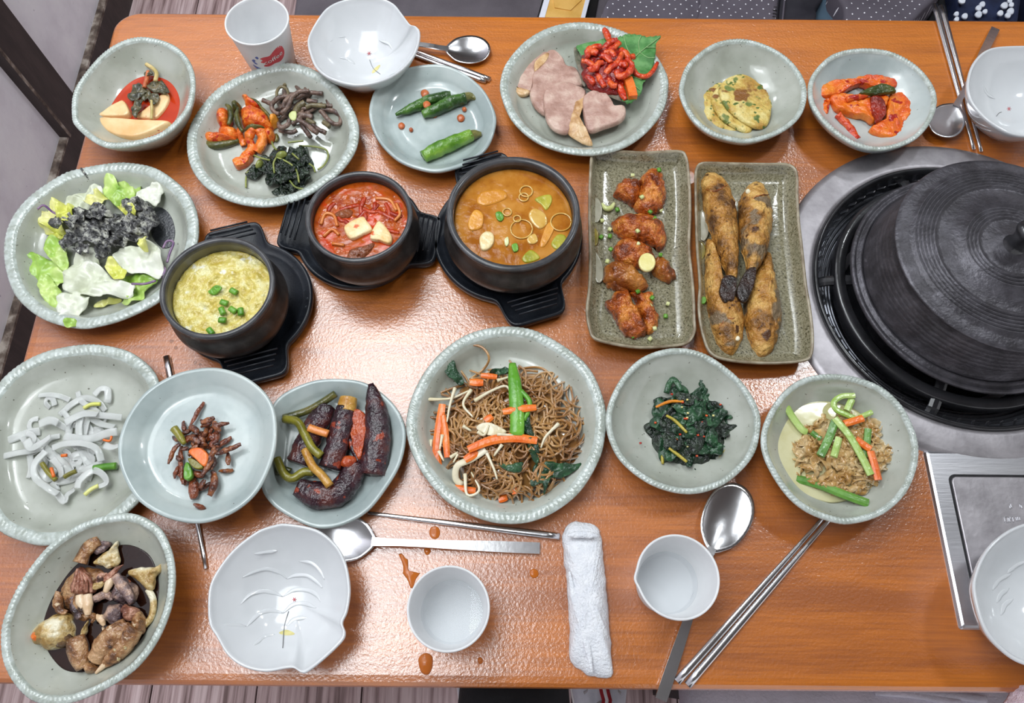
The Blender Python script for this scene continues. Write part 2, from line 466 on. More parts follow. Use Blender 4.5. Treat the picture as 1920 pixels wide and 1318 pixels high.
for k in range(64):
    a_ = 2 * math.pi * k / 64
    ca, sa = math.cos(a_), math.sin(a_)
    if slot is None:
        Vs, Fs = box_geo((-0.16, -0.55, -0.03), (0.16, 0.55, 0.03))
        slot = mk('vent_slat', [(CE[0] + v[0], CE[1] + v[1], -1 + v[2]) for v in Vs], Fs, M_steel, grill, False, Vector((CE[0], CE[1], -1)))
        o = slot
    else:
        o = slot.copy(); COL.objects.link(o)
    r = 14.75
    o.location = Vector(((r * ca) / 100, (r * sa) / 100, (-0.55 + 12) / 100))
    o.rotation_euler = (math.radians(60), 0, a_ + math.pi / 2 + 0.35)
lathe('trivet_ring', [(12.3, 0.0), (12.35, 0.9), (12.5, 1.05), (13.35, 1.0), (13.5, 0.85), (13.55, -0.3), (13.3, -0.3), (12.5, -0.2), (12.3, 0.0)], c3, M_burner, 128, grill)
for k in range(5):
    a_ = 0.55 + 2 * math.pi * k / 5
    d = Vector((math.cos(a_), math.sin(a_), 0)); cc = Vector(c3)
    V, Fc = tube_geo([cc + d * 15.2 + Vector((0, 0, -0.6)), cc + d * 14.2 + Vector((0, 0, 0.2)), cc + d * 13.2 + Vector((0, 0, 0.5)), cc + d * 11.2 + Vector((0, 0, 0.9)), cc + d * 9.5 + Vector((0, 0, 1.1))], 0.55, 0.3, 8, square=True)
    mk('pot_support', V, Fc, M_burner, grill, False)
lathe('burner_head', [(0.1, -3.0), (4.0, -3.0), (4.6, -3.4), (4.8, -4.5), (5.2, -6.7)], c3, M_iron, 64, grill)
lathe('flame_ring', [(6.2, -3.8), (6.4, -3.2), (7.2, -3.2), (7.4, -3.8), (7.3, -6.6)], c3, M_iron, 64, grill)

pot = empty('iron_pot', (CE[0], CE[1], 1.1)); tag(pot, 'black cast iron pot with ridged domed lid on the grill', 'pot')
lathe('pot_body', [(0.1, 1.1), (8.0, 1.1), (10.0, 1.5), (11.4, 2.1), (12.35, 2.45), (12.62, 2.75), (12.55, 3.05), (12.25, 3.18), (12.08, 2.86), (11.9, 2.86), (11.75, 3.2), (11.5, 3.2), (11.3, 2.8), (10, 2.6), (0.1, 2.4)], c3, M_iron, 160, pot)
lp = [(11.35, 2.85), (11.42, 3.4), (11.25, 3.6), (11.10, 4.6)]
for k in range(6):
    r = 11.05 - k * 0.13; z = 4.8 + k * 0.5
    lp += [(r, z), (r - 0.05, z + 0.12), (r - 0.02, z + 0.28)]
lp += [(10.28, 7.9), (10.35, 8.2), (10.62, 8.45), (10.70, 8.62), (10.62, 8.75), (10.3, 8.84), (9.6, 8.95)]
for c_, n_ in ((9.1, 6), (4.5, 4)):
    for k in range(n_):
        r = c_ - k * 0.36; z = 9.05 + (8.5 - r) * 0.11
        lp += [(r, z), (r - 0.09, z + 0.2), (r - 0.20, z + 0.21), (r - 0.29, z + 0.0)]
    lp += [(c_ - n_ * 0.36 - 0.3, 9.05 + (8.5 - (c_ - n_ * 0.36 - 0.3)) * 0.11)]
lp += [(1.5, 9.85), (1.2, 10.0), (0.1, 10.0)]
lid = lathe('lid', lp, c3, M_iron, 160, pot)
lathe('knob', [(1.15, 9.95), (0.85, 10.3), (0.8, 11.0), (1.0, 11.8), (1.25, 12.3), (1.2, 12.7), (0.8, 12.95), (0.1, 13.0)], c3, M_burner, 40, lid)

# switch panel of the grill
pnl = empty('switch_panel', (50, 12, 0)); tag(pnl, 'flat stainless steel cover panel beside the grill near the table edge', 'panel')
def slab(name, x0, y0, x1, y1, z0, z1, r, bev, mat, parent):
    def rg(d, z): return [Vector((q.x, q.y, z)) for q in rrect(x0 + d, y0 + d, x1 - d, y1 - d, max(r - d * 0.3, 0.05), 6, 6)]
    V, Fc = rings_mesh([rg(0, z0), rg(0, z1 - bev), rg(bev * 0.4, z1 - bev * 0.3), rg(bev, z1)])
    return mk(name, V, Fc, mat, parent, False)
slab('base_plate', 40.6, 3.8, 66, 20.4, 0.0, 0.42, 0.25, 0.35, M_steel, pnl)
slab('recess', 42.3, 5.3, 65, 18.0, 0.3, 0.425, 0.7, 0.02, M_burner, pnl)
pl2 = slab('cover_plate', 42.55, 5.5, 64.8, 17.75, 0.35, 0.55, 0.6, 0.1, M_steeld, pnl)

# stamped marks on the cover plate, worn and only partly readable
cl_ = (1840, 930, 18.83)
for st in ([(800,740),(930,740)], [(800,740),(850,930)], [(930,740),(960,930)], [(850,930),(960,930)], [(975,760),(1020,930)], [(1000,735),(1065,840)], [(1095,730),(1145,940)], [(1215,730),(1260,890)], [(1280,715),(1310,880)], [(1345,730),(1370,870)], [(990,320),(1030,460)], [(1025,250),(1075,430)], [(1345,270),(1390,430)], [(1400,310),(1445,450)]):
    tube('stamped_stroke', [q + (0.55,) for q in cv(cl_, st)], 0.05, M_steel, 0.03, n=6, parent=pl2)

# ------------------------------------------------------------------ dishes
def dish(name, label, cat, pts, h, kind='plate', mat=None, rimmat=None, w=0.10, carve=0.075, lift=0.0, tilt=0.0, n=480, group=None, ripple=0.02, floor_z=None, mats=None, relief=None):
    Q = outline(pts, h + lift, n)
    c = sum(Q, Vector()) / n
    mat = mat or M_cel; rimmat = rimmat or M_rim
    prof = []
    if kind == 'plate':
        fz = 0.75 if floor_z is None else floor_z
        ins = [(0.02, fz), (0.12, fz), (0.22, fz), (0.32, fz), (0.4, fz), (0.46, fz), (0.52, fz), (0.58, fz), (0.64, fz), (0.69, fz + 0.04), (0.735, fz + 0.14), (0.775, fz + 0.36), (0.81, fz + 0.42 * (h - fz) * 0.9), (0.845, fz + 0.66 * (h - fz)), (1 - w - 0.02, h - 0.22)]
        outs = [(0.995, h - 0.35), (0.95, h - 0.85), (0.85, h * 0.5), (0.74, 0.45), (0.66, 0.2), (0.645, 0.0), (0.59, 0.0), (0.57, 0.3), (0.02, 0.3)]
    else:
        fz = 0.9 if floor_z is None else floor_z
        si = 1 - w
        ins = []
        for k in range(17):
            s = 0.02 + (si - 0.03) * (k / 16) ** 0.8
            t = s / si
            e_ = 2.6 if kind == 'bowl' else 3.4
            ins.append((s, fz + (h - 0.18 - fz) * t ** e_))
        outs = [(0.99, h - 0.4), (0.955, h - 1.0), (0.86, h * 0.55), (0.72, h * 0.25), (0.60, 0.5), (0.56, 0.25), (0.55, 0.0), (0.49, 0.0), (0.47, 0.35), (0.02, 0.35)]
    rim = [(1 - w, h - 0.05), (1 - w * 0.78, h), (1 - w * 0.55, h + 0.02), (1 - w * 0.3, h), (1 - w * 0.1, h - 0.07), (1.0, h - 0.2)]
    allp = [(s, z, 0) for s, z in ins] + [(s, z, 1) for s, z in rim] + [(s, z, 0) for s, z in outs]
    rings = []; mids = []
    sd = random.random() * 40
    for k, (s, z, isr) in enumerate(allp):
        r = []
        for i, q in enumerate(Q):
            x, y = c.x + (q.x - c.x) * s, c.y + (q.y - c.y) * s
            zz = z
            if isr and carve:
                # diagonal tool marks, changing direction around the rim
                g = noise.noise(Vector((q.x * 0.28 + sd, q.y * 0.28, 0)))
                ph = i * (2 * math.pi / 4.0) + (1 if g > 0 else -1) * k * 1.1
                zz += carve * (0.35 + abs(g)) * math.sin(ph)
            if not isr and k < len(ins):
                zz += ripple * math.sin(s * 60 + 2 * noise.noise(Vector((x * 0.2, y * 0.2, sd))))
                zz += 0.03 * noise.noise(Vector((x * 0.5 + sd, y * 0.5, 0)))
                if relief: zz += relief(x - c.x, y - c.y, s)
            zz += 0.05 * noise.noise(Vector((q.x * 0.2 + sd, q.y * 0.2, 1))) * (1 if k >= len(ins) - 1 and z > 0.6 else 0)
            zz += lift + tilt * (x - c.x)
            r.append((x, y, zz))
        rings.append(r)
    V, Fc = rings_mesh(rings, True, True, True)
    o = mk(name, V, Fc, [mat, rimmat], None, True, Vector((c.x, c.y, lift)))
    ni, nr = len(ins), len(rim)
    mi = []
    for k in range(len(allp) - 1):
        mi += [1 if ni - 1 <= k < ni + nr - 1 else 0] * n
    mi += [0, 0]
    o.data.polygons.foreach_set('material_index', mi)
    tag(o, label, cat, group)
    o_info[o.name] = dict(c=c, Q=Q, ins=ins, h=h, lift=lift)
    return o
o_info = {}
def inner_s(o, z):
    """scale of the outline at which the inside of the dish reaches height z"""
    ins = o_info[o.name]['ins']
    for (s0, z0), (s1, z1) in zip(ins, ins[1:]):
        if z0 <= z <= z1 and z1 > z0: return s0 + (s1 - s0) * (z - z0) / (z1 - z0)
    return ins[-1][0]
def liquid(name, label, o, z, mat, scale=1.0, off=(0, 0), amp=0.0, freq=1.0, cat='sauce', top=0.0):
    """pool of liquid lying in dish o up to height z"""
    inf = o_info[o.name]; s = (inner_s(o, z) + 0.012) * scale; c = inf['c'] + Vector((off[0], off[1], 0))
    Q = [Vector((c.x + (q.x - inf['c'].x) * s, c.y + (q.y - inf['c'].y) * s, 0)) for q in inf['Q'][::6]]
    V, Fc = [], []
    rings = []
    for k in range(26):
        t = 1 - k / 25 * 0.98
        rings.append([(c.x + (q.x - c.x) * t, c.y + (q.y - c.y) * t, z + top + (amp * noise.noise(Vector((c.x + (q.x - c.x) * t, c.y + (q.y - c.y) * t, 3)) * freq) if amp else 0)) for q in Q])
    lowz = [(c.x + (q.x - c.x) * 0.8, c.y + (q.y - c.y) * 0.8, max(z - 0.35, 0.5)) for q in Q]
    V, Fc = rings_mesh([lowz] + rings)
    ob = mk(name, V, Fc, mat)
    return tag(ob, label, cat, None, 'stuff')

PL = 'celadon plates and bowls'
radish_bowl = dish('side_dish_bowl', 'deep celadon bowl of radish kimchi in the far left table corner', 'bowl', [(273,68),(325,83),(355,113),(366,155),(355,205),(313,250),(263,270),(208,276),(175,265),(140,235),(133,213),(136,175),(155,140),(190,100),(230,75)], 4.9, 'bowl', w=0.085)
namul_plate = dish('side_dish_plate', 'large celadon plate holding three vegetable sides beside the paper cup', 'plate', [(540,116),(585,127),(630,157),(660,200),(673,238),(667,280),(640,320),(600,352),(550,377),(490,387),(430,376),(385,350),(356,310),(349,260),(362,220),(395,175),(435,147),(485,126)], 2.7)
pepper_plate = dish('side_dish_plate', 'small blue-grey plate with three green chilli peppers', 'plate', [(820,119),(865,133),(905,165),(927,205),(930,235),(915,275),(880,305),(830,321),(790,318),(745,300),(710,265),(693,225),(694,190),(712,155),(755,128)], 2.3, mat=M_celb, rimmat=M_celb, w=0.06, carve=0.0, ripple=0.035)
pork_plate = dish('side_dish_plate', 'large celadon plate of sliced boiled pork and perilla leaf', 'plate', [(1080,40),(1130,45),(1180,62),(1225,95),(1250,135),(1254,165),(1245,205),(1215,245),(1170,276),(1110,290),(1050,283),(1000,262),(960,225),(940,180),(938,150),(950,115),(985,75),(1030,50)], 2.7, w=0.08)
pancake_bowl = dish('side_dish_bowl', 'celadon bowl of small round green-flecked pancakes', 'bowl', [(1383,71),(1430,80),(1475,105),(1505,140),(1514,175),(1503,215),(1470,245),(1420,264),(1380,265),(1330,250),(1295,220),(1275,180),(1276,150),(1292,115),(1335,82)], 3.9, 'bowlw', w=0.075)
mushroom_bowl = dish('side_dish_bowl', 'celadon bowl of red-sauced mushroom slices touching the grill surround', 'bowl', [(1620,89),(1670,95),(1715,118),(1745,150),(1758,185),(1748,225),(1715,262),(1660,281),(1610,275),(1560,245),(1525,205),(1515,172),(1522,140),(1550,108),(1580,94)], 3.7, 'bowlw', mat=M_celb, w=0.075, lift=0.0)
salad_plate = dish('side_dish_plate', 'large celadon plate of lettuce salad under black sesame dressing', 'plate', [(5,476),(16,417),(53,367),(112,327),(149,314),(199,305),(239,303),(292,314),(340,348),(364,383),(372,425),(366,465),(340,520),(300,563),(239,595),(186,611),(146,615),(93,603),(53,580),(21,542)], 2.7)
jelly_plate = dish('side_dish_plate', 'large celadon plate of translucent white jelly strips at the left edge', 'plate', [(167,644),(228,653),(264,672),(291,700),(302,740),(306,800),(300,860),(284,905),(255,945),(200,990),(140,1015),(79,1023),(40,1015),(0,997),(-25,960),(-40,900),(-42,840),(-35,770),(0,712),(46,675),(100,653)], 2.5)
anchovy_plate = dish('side_dish_plate', 'blue-grey plate of glazed dried anchovies overlapping its neighbour plates', 'plate', [(223,818),(240,776),(273,733),(319,704),(364,691),(410,689),(455,703),(492,730),(513,763),(519,806),(513,855),(489,912),(455,949),(410,973),(364,981),(310,970),(267,946),(243,918),(225,879),(220,849)], 2.2, mat=M_celb, rimmat=M_celb, w=0.06, carve=0.0, lift=2.75, ripple=0.035)
eggplant_plate = dish('side_dish_plate', 'blue-grey plate of dark glazed eggplant pieces', 'plate', [(512,756),(539,732),(586,713),(633,709),(680,715),(715,735),(743,763),(759,796),(761,826),(751,869),(729,909),(692,956),(649,982),(609,991),(574,985),(527,960),(503,939),(490,916),(487,880),(490,840),(497,795)], 2.3, mat=M_celb, rimmat=M_celb, w=0.06, carve=0.0, ripple=0.035)
noodle_plate = dish('side_dish_plate', 'large celadon plate heaped with glass noodles', 'plate', [(762,782),(774,737),(799,691),(835,652),(880,624),(938,611),(987,614),(1023,627),(1069,655),(1102,685),(1123,721),(1137,770),(1135,819),(1123,864),(1090,919),(1047,955),(1002,976),(956,982),(908,975),(850,949),(811,913),(780,867),(764,822)], 2.8, w=0.09)
greens_bowl = dish('side_dish_bowl', 'celadon bowl of dark seasoned greens', 'bowl', [(1136,795),(1144,747),(1172,698),(1210,666),(1265,651),(1320,661),(1372,695),(1404,730),(1424,769),(1427,801),(1417,847),(1388,885),(1346,914),(1291,926),(1233,914),(1185,885),(1152,847)], 3.6, 'bowlw', w=0.075, floor_z=0.8)
jellyfish_bowl = dish('side_dish_bowl', 'celadon bowl of shredded jellyfish with cucumber and carrot sticks', 'bowl', [(1427,821),(1440,776),(1469,734),(1507,708),(1556,700),(1604,705),(1653,724),(1692,759),(1717,808),(1724,847),(1717,889),(1695,931),(1653,966),(1598,982),(1556,977),(1507,956),(1469,921),(1436,866)], 3.9, 'bowlw', w=0.075, floor_z=0.8)
crab_bowl = dish('side_dish_bowl', 'oval celadon bowl of soy marinated crab overhanging the near table edge', 'bowl', [(0,1187),(8,1151),(28,1106),(56,1062),(92,1020),(140,986),(181,970),(229,961),(265,967),(299,989),(318,1023),(327,1062),(327,1106),(315,1157),(290,1210),(251,1257),(195,1293),(140,1316),(98,1322),(56,1313),(22,1279),(3,1237)], 4.9, 'bowl', w=0.085)
# white leaf-shaped bowls
def wbowl(label, pts, h=4.6, **k):
    return dish('white_bowl', label, 'bowl', pts, h, 'bowl', mat=M_porc, rimmat=M_porc, w=0.045, carve=0.0, ripple=0.012, floor_z=0.7, **k)
wb1 = wbowl('white leaf-shaped porcelain bowl right of the printed paper cup', [(576,75),(580,100),(593,128),(620,148),(665,160),(710,154),(745,138),(771,113),(785,85),(788,60),(781,49),(771,46),(763,37),(752,22),(738,6),(715,-4),(678,-6),(640,0),(615,12),(600,28),(585,52)])
wb2 = wbowl('white leaf-shaped porcelain bowl beside the far grey spoon at the right edge', [(1890,86),(1850,93),(1824,118),(1813,155),(1818,185),(1838,213),(1868,237),(1903,253),(1950,255),(1990,238),(2020,200),(2030,150),(2010,110),(1960,88)])
wb3 = wbowl('white leaf-shaped porcelain bowl with painted flower in front of the eggplant plate', [(537,981),(593,992),(630,1020),(649,1056),(657,1104),(652,1145),(643,1168),(648,1187),(641,1204),(607,1237),(577,1260),(565,1262),(551,1254),(537,1254),(496,1260),(456,1251),(426,1229),(406,1196),(391,1168),(389,1123),(395,1090),(417,1053),(445,1022),(482,995),(509,985)])
wb4 = wbowl('white porcelain bowl on the steel panel at the right edge', [(1825,1110),(1830,1070),(1850,1030),(1885,998),(1925,980),(1970,975),(2030,992),(2070,1040),(2085,1110),(2070,1180),(2030,1230),(1970,1252),(1920,1246),(1880,1222),(1845,1180)], 5.0, lift=0.55)
M_flr = pm('red_print', [(190, 70, 80), (205, 90, 96)], 30, 0.3)
M_fly = pm('yellow_print', [(206, 196, 120), (222, 212, 150)], 60, 0.3)
M_flk = pm('grey_print', [(110, 110, 112), (130, 130, 130)], 30, 0.3)
M_fln = pm('brown_crumb', [(126, 108, 96), (160, 140, 124)], 90, 0.6)
def bowl_z(o, x, y):
    inf = o_info[o.name]; c = inf['c']; v = Vector((x - c.x, y - c.y, 0))
    best = min(inf['Q'], key=lambda q: -(Vector((q.x - c.x, q.y - c.y, 0)).normalized().dot(v.normalized())) if v.length > 1e-4 else 0)
    s = v.length / max((Vector((best.x - c.x, best.y - c.y, 0))).length, 1e-4)
    ins = inf['ins']
    for (s0, z0), (s1, z1) in zip(ins, ins[1:]):
        if s0 <= s <= s1: return z0 + (z1 - z0) * (s - s0) / (s1 - s0) + inf['lift']
    return (ins[0][1] if s < ins[0][0] else ins[-1][1]) + inf['lift']
def snap(o, px, py, up=0.03):
    """point of dish o's inside surface seen at a pixel"""
    z = 1.0
    for _ in range(6):
        p = P(px, py, z); z = bowl_z(o, p.x, p.y)
    p = P(px, py, z + up); return p
def flower(o, star, stem, leaf):
    pa = catmull([snap(o, *q) for q in stem], 12, False)
    V, Fc = tube_geo(pa, 0.035, 0.02, 6); mk('painted_stem', V, Fc, M_flk, o)
    if star:
        mb = MB()
        for k in range(3):
            a_ = k * math.pi / 3; r = 4.0
            mb.add(*tube_geo([snap(o, star[0] - r * math.cos(a_), star[1] - r * math.sin(a_)), snap(o, star[0], star[1]), snap(o, star[0] + r * math.cos(a_), star[1] + r * math.sin(a_))], 0.035, 0.02, 6))
        mb.build('painted_flower', M_flr, o)
    if leaf:
        Q = catmull([snap(o, *q) for q in leaf], 20, True); c = sum(Q, Vector()) / 20
        V = [tuple(q) for q in Q] + [(q.x, q.y, q.z - 0.06) for q in Q]
        Fc = [tuple(range(20))] + [(i, i + 20, (i + 1) % 20 + 20, (i + 1) % 20) for i in range(20)]
        mk('painted_leaf', V, Fc, M_fly, o, False)
flower(wb3, (552, 1124), [(541, 1146), (533, 1175), (530, 1215)], [(523, 1186), (535, 1181), (545, 1183), (553, 1189), (540, 1191), (530, 1190)])
flower(wb1, (692, 100), [(693, 112), (700, 128), (713, 139)], [(697, 136), (702, 128), (713, 121), (708, 131), (700, 137)])
flower(wb2, (1892, 204), [(1868, 218), (1873, 212), (1878, 210)], None)
def relief(o, cr, arcs):
    for a_ in arcs:
        pa = catmull([snap(o, q[0], q[1], 0.0) for q in cv(cr, a_)], 20, False)
        V, Fc = tube_geo(pa, 0.22, 0.045, 8, [0.2, 1, 1, 1, 0.2]); mk('petal_relief', V, Fc, M_porc, o)
relief(wb3, (370, 950, 3.5825), ([(290,655),(350,590),(440,565),(520,580),(575,605)], [(575,605),(650,560),(740,560),(800,590),(830,640)], [(300,475),(400,425),(480,415),(560,445),(600,485)], [(600,485),(660,460),(740,460),(800,500),(840,545)], [(330,805),(400,730),(470,700),(540,705),(575,715)], [(575,715),(640,660),(720,650),(800,680)], [(380,930),(440,880),(520,860)], [(680,365),(760,370),(820,420),(855,490)], [(380,315),(450,300),(540,295)], [(170,795),(240,800),(330,805)], [(600,800),(660,755),(740,745)]))
relief(wb4, (1680, 800, 2.544), ([(460,780),(490,730),(550,700)], [(500,900),(520,850),(560,820)], [(530,700),(570,660),(620,640)], [(480,840),(500,800),(540,770)]))
relief(wb1, (340, 0, 3.994), ([(1080,330),(1150,280),(1250,270)], [(1320,170),(1420,160),(1500,190)], [(1300,480),(1240,440),(1180,430)], [(1480,300),(1560,330),(1600,400)]))
relief(wb2, (1480, 0, 3.993), ([(1480,540),(1540,500),(1620,490)], [(1450,640),(1480,700),(1540,740)]))
cb = blob('brown_crumb', [(528,1232),(540,1231),(543,1238),(540,1245),(531,1244),(527,1239)], 2.3, 0.4, M_fln, 'slab', rough=0.05, n=16)
tag(cb, 'small brown crumb inside the near white bowl', 'crumb')

# olive trays
def tray(label, pts):
    h = 2.2
    n = 220; Q = outline(pts, h, n); c = sum(Q, Vector()) / n
    def rg(d, z):
        # inset by distance d (cm) towards the inside
        out = []
        for i, q in enumerate(Q):
            t = (Q[(i + 2) % n] - Q[i - 2]); nn = Vector((-t.y, t.x, 0)).normalized()
            if nn.dot(c - q) < 0: nn = -nn
            out.append((q.x + nn.x * d, q.y + nn.y * d, z + 0.10 * noise.noise(Vector((q.x * 0.3, q.y * 0.3, 5))) * (1 if z > 1 else 0)))
        return out
    rs = [rg(1.5, 0), rg(0.9, 0.35), rg(0.25, 1.4), rg(0.0, h - 0.15), rg(0.05, h), rg(0.22, h + 0.02), rg(0.34, h - 0.12), rg(0.6, h - 0.8), rg(0.95, h - 1.25), rg(1.4, 0.72), rg(1.9, 0.62)]
    last = rs[-1]
    for t in (0.75, 0.5, 0.25, 0.02):
        rs.append([(c.x + (v[0] - c.x) * t, c.y + (v[1] - c.y) * t, 0.62 + 0.03 * noise.noise(Vector((v[0] * t, v[1] * t, 1)))) for v in last])
    V, Fc = rings_mesh(rs)
    o = mk('rectangular_tray', V, Fc, [M_olive, M_olrim], None, True, Vector((c.x, c.y, 0)))
    mi = []
    for k in range(len(rs) - 1): mi += [1 if k in (3, 4, 5) else 0] * n
    o.data.polygons.foreach_set('material_index', mi + [0, 0])
    return tag(o, label, 'tray')
wing_tray = tray('rectangular speckled olive tray of glazed chicken wings', [(1109,283),(1129,278),(1162,281),(1210,283),(1272,281),(1289,293),(1295,335),(1297,400),(1295,466),(1302,531),(1305,596),(1305,622),(1289,645),(1243,652),(1194,653),(1145,645),(1113,635),(1103,616),(1098,580),(1103,531),(1104,466),(1103,400),(1104,335)])
fish_tray = tray('rectangular speckled olive tray of four fried fish', [(1305,312),(1321,302),(1374,304),(1439,304),(1478,306),(1496,322),(1498,368),(1501,417),(1507,466),(1514,531),(1522,580),(1527,629),(1524,665),(1507,678),(1439,683),(1374,678),(1334,665),(1317,632),(1308,580),(1310,531),(1305,466),(1303,400),(1302,342)])
M_petal = pm('pale_petal_glaze', [(146, 142, 122), (164, 160, 142)], 60, 0.25, coat=0.5)
M_pcore = pm('ochre_glaze', [(104, 92, 24), (140, 124, 40)], 60, 0.25, coat=0.5, speck=((40, 30, 24), 120, 0.62))
cw = (1080, 270, 3.065)
def petal(o, pts, z0, mt=None):
    blob('painted_petal', cv(cw, pts), z0, 0.05, mt or M_petal, 'slab', parent=o, n=24, ref=0.05, rings=4)
petal(wing_tray, [(112,305),(135,320),(150,360),(148,410),(125,450),(105,445),(92,400),(95,340)], 1.0)
petal(wing_tray, [(105,610),(130,640),(155,700),(158,770),(135,800),(112,780),(98,700),(98,640)], 1.0)
petal(wing_tray, [(100,480),(125,500),(130,540),(120,580),(98,580),(90,530)], 1.1, M_pcore)
petal(fish_tray, [(725,375),(745,400),(765,450),(760,520),(735,560),(715,540),(708,470),(712,400)], 1.0)
petal(fish_tray, [(715,560),(740,580),(745,620),(725,665),(708,640),(706,590)], 1.0, M_pcore)

# stone pots on black trays
def trivet(label, e1, e2, R, w):
    z = 1.5
    A, B = P(e1[0], e1[1], z), P(e2[0], e2[1], z); c = (A + B) / 2; ax = (B - A); L = ax.length / 2; ax.normalize(); sd = Vector((-ax.y, ax.x, 0))
    n = 180; rr = []
    for i in range(n):
        f = 2 * math.pi * i / n; ca, sa = abs(math.cos(f)), abs(math.sin(f))
        rr.append(max(R, min(L / max(ca, 1e-3), (w + 0.10 * L * 0) / max(sa, 1e-3))))
    for _ in range(5): rr = [(rr[i - 1] + 2 * rr[i] + rr[(i + 1) % n]) / 4 for i in range(n)]
    rs = []
    for d, zz in ((0.5, 0.0), (0.1, 0.6), (0.0, 1.25), (0.1, 1.5), (0.35, 1.5), (0.55, 1.3), (1.0, 1.15)):
        rs.append([c + ax * ((rr[i] - d) * math.cos(2 * math.pi * i / n)) + sd * ((rr[i] - d) * math.sin(2 * math.pi * i / n)) for i in range(n)])
        for v in rs[-1]: v.z = zz
    for rad, zz in ((R - 1.2, 1.1), (R - 1.5, 0.8), (R - 3, 0.8), (0.1, 0.8)):
        rs.append([c + ax * (min(rad, rr[i] - 1.1) * math.cos(2 * math.pi * i / n)) + sd * (min(rad, rr[i] - 1.1) * math.sin(2 * math.pi * i / n)) for i in range(n)])
        for v in rs[-1]: v.z = zz
    V, Fc = rings_mesh(rs)
    o = mk('pot_tray', V, Fc, M_black, None, True, Vector((c.x, c.y, 0)))
    for s_ in (-1, 1):
        for k in range(4):
            q = c + ax * (s_ * (L - 0.75 - k * 0.55))
            hw = w * (0.62 + 0.07 * k)
            V, Fc = tube_geo([q - sd * hw + Vector((0, 0, 1.15)), q + Vector((0, 0, 1.17)), q + sd * hw + Vector((0, 0, 1.15))], 0.10, 0.12, 6)
            mk('grip_ridge', V, Fc, M_black, o)
    rnd = random.Random(3)
    tag(o, label, 'tray')
    return o, c
def stone_pot(label, c, R, h, inside=None):
    cc = (c[0], c[1], 0)
    e = empty('stone_pot', (c[0], c[1], 0.8)); tag(e, label, 'pot')
    hb = h - 0.8
    prof = [(0.1, 0.8), (R * 0.70, 0.8), (R * 0.76, 0.95), (R * 0.90, 0.8 + hb * 0.17), (R * 1.03, 0.8 + hb * 0.38), (R * 1.075, 0.8 + hb * 0.52), (R * 1.06, 0.8 + hb * 0.62), (R * 1.0, 0.8 + hb * 0.72), (R * 0.965, 0.8 + hb * 0.80), (R * 0.97, 0.8 + hb * 0.88)]
    lathe('pot_wall', prof, cc, M_pot, 96, e)
    lathe('rim', [(R * 0.965, 0.8 + hb * 0.87), (R * 0.995, h - 0.35), (R, h - 0.1), (R * 0.985, h + 0.02), (R * 0.95, h + 0.05), (R * 0.915, h), (R * 0.90, h - 0.15), (R * 0.895, h - 0.6)], cc, M_potrim, 96, e)
    lathe('inside_wall', [(R * 0.895, h - 0.55), (R * 0.90, h - 2.0), (R * 0.93, h - 3.4), (R * 0.8, 2.2), (0.1, 1.6)], cc, inside or M_pot, 96, e)
    return e
egg_tray, ec = trivet('black pot tray with water drops under the steamed egg pot', (434, 424), (484, 714), 7.1, 3.2)
kim_tray, kc = trivet('black pot tray under the red kimchi stew pot', (527, 417), (823, 450), 6.9, 3.1)
doe_tray, dc = trivet('black pot tray under the large soybean stew pot', (898, 294), (1012, 600), 8.1, 3.3)
M_eggin = pm('grey_glazed_inside', [(70, 70, 62), (104, 102, 88)], 16, 0.3, coat=0.3)
egg_pot = stone_pot('black stone pot filled with yellow steamed egg', (-28.3, 33.8), 5.48, 8.0, M_eggin)
kim_pot = stone_pot('smaller black stone pot of red kimchi stew with tofu', (-15.4, 41.9), 5.35, 8.0)
doe_pot = stone_pot('large black stone pot of brown soybean stew', (0.0, 42.5), 6.7, 8.0)
# water drops on the egg tray
M_drop = pm('clear_drop', [(60, 64, 70), (70, 74, 80)], 5, 0.02, ior=1.33, alpha=0.35)
for q in ((577, 560, 1.6), (574, 575, 1.5), (571, 545, 1.2), (560, 605, 1.7), (553, 490, 1.3), (548, 500, 1.2), (322, 640, 1.8), (330, 652, 1.5), (366, 680, 1.6), (375, 683, 1.3), (545, 560, 1.0)):
    p = P(q[0], q[1], 1.45); r = q[2] * 0.12
    lathe('water_drop', [(r, 0), (r * 0.9, r * 0.35), (r * 0.5, r * 0.6), (0.01, r * 0.65)], (p.x, p.y, 1.44), M_drop, 14, egg_tray)

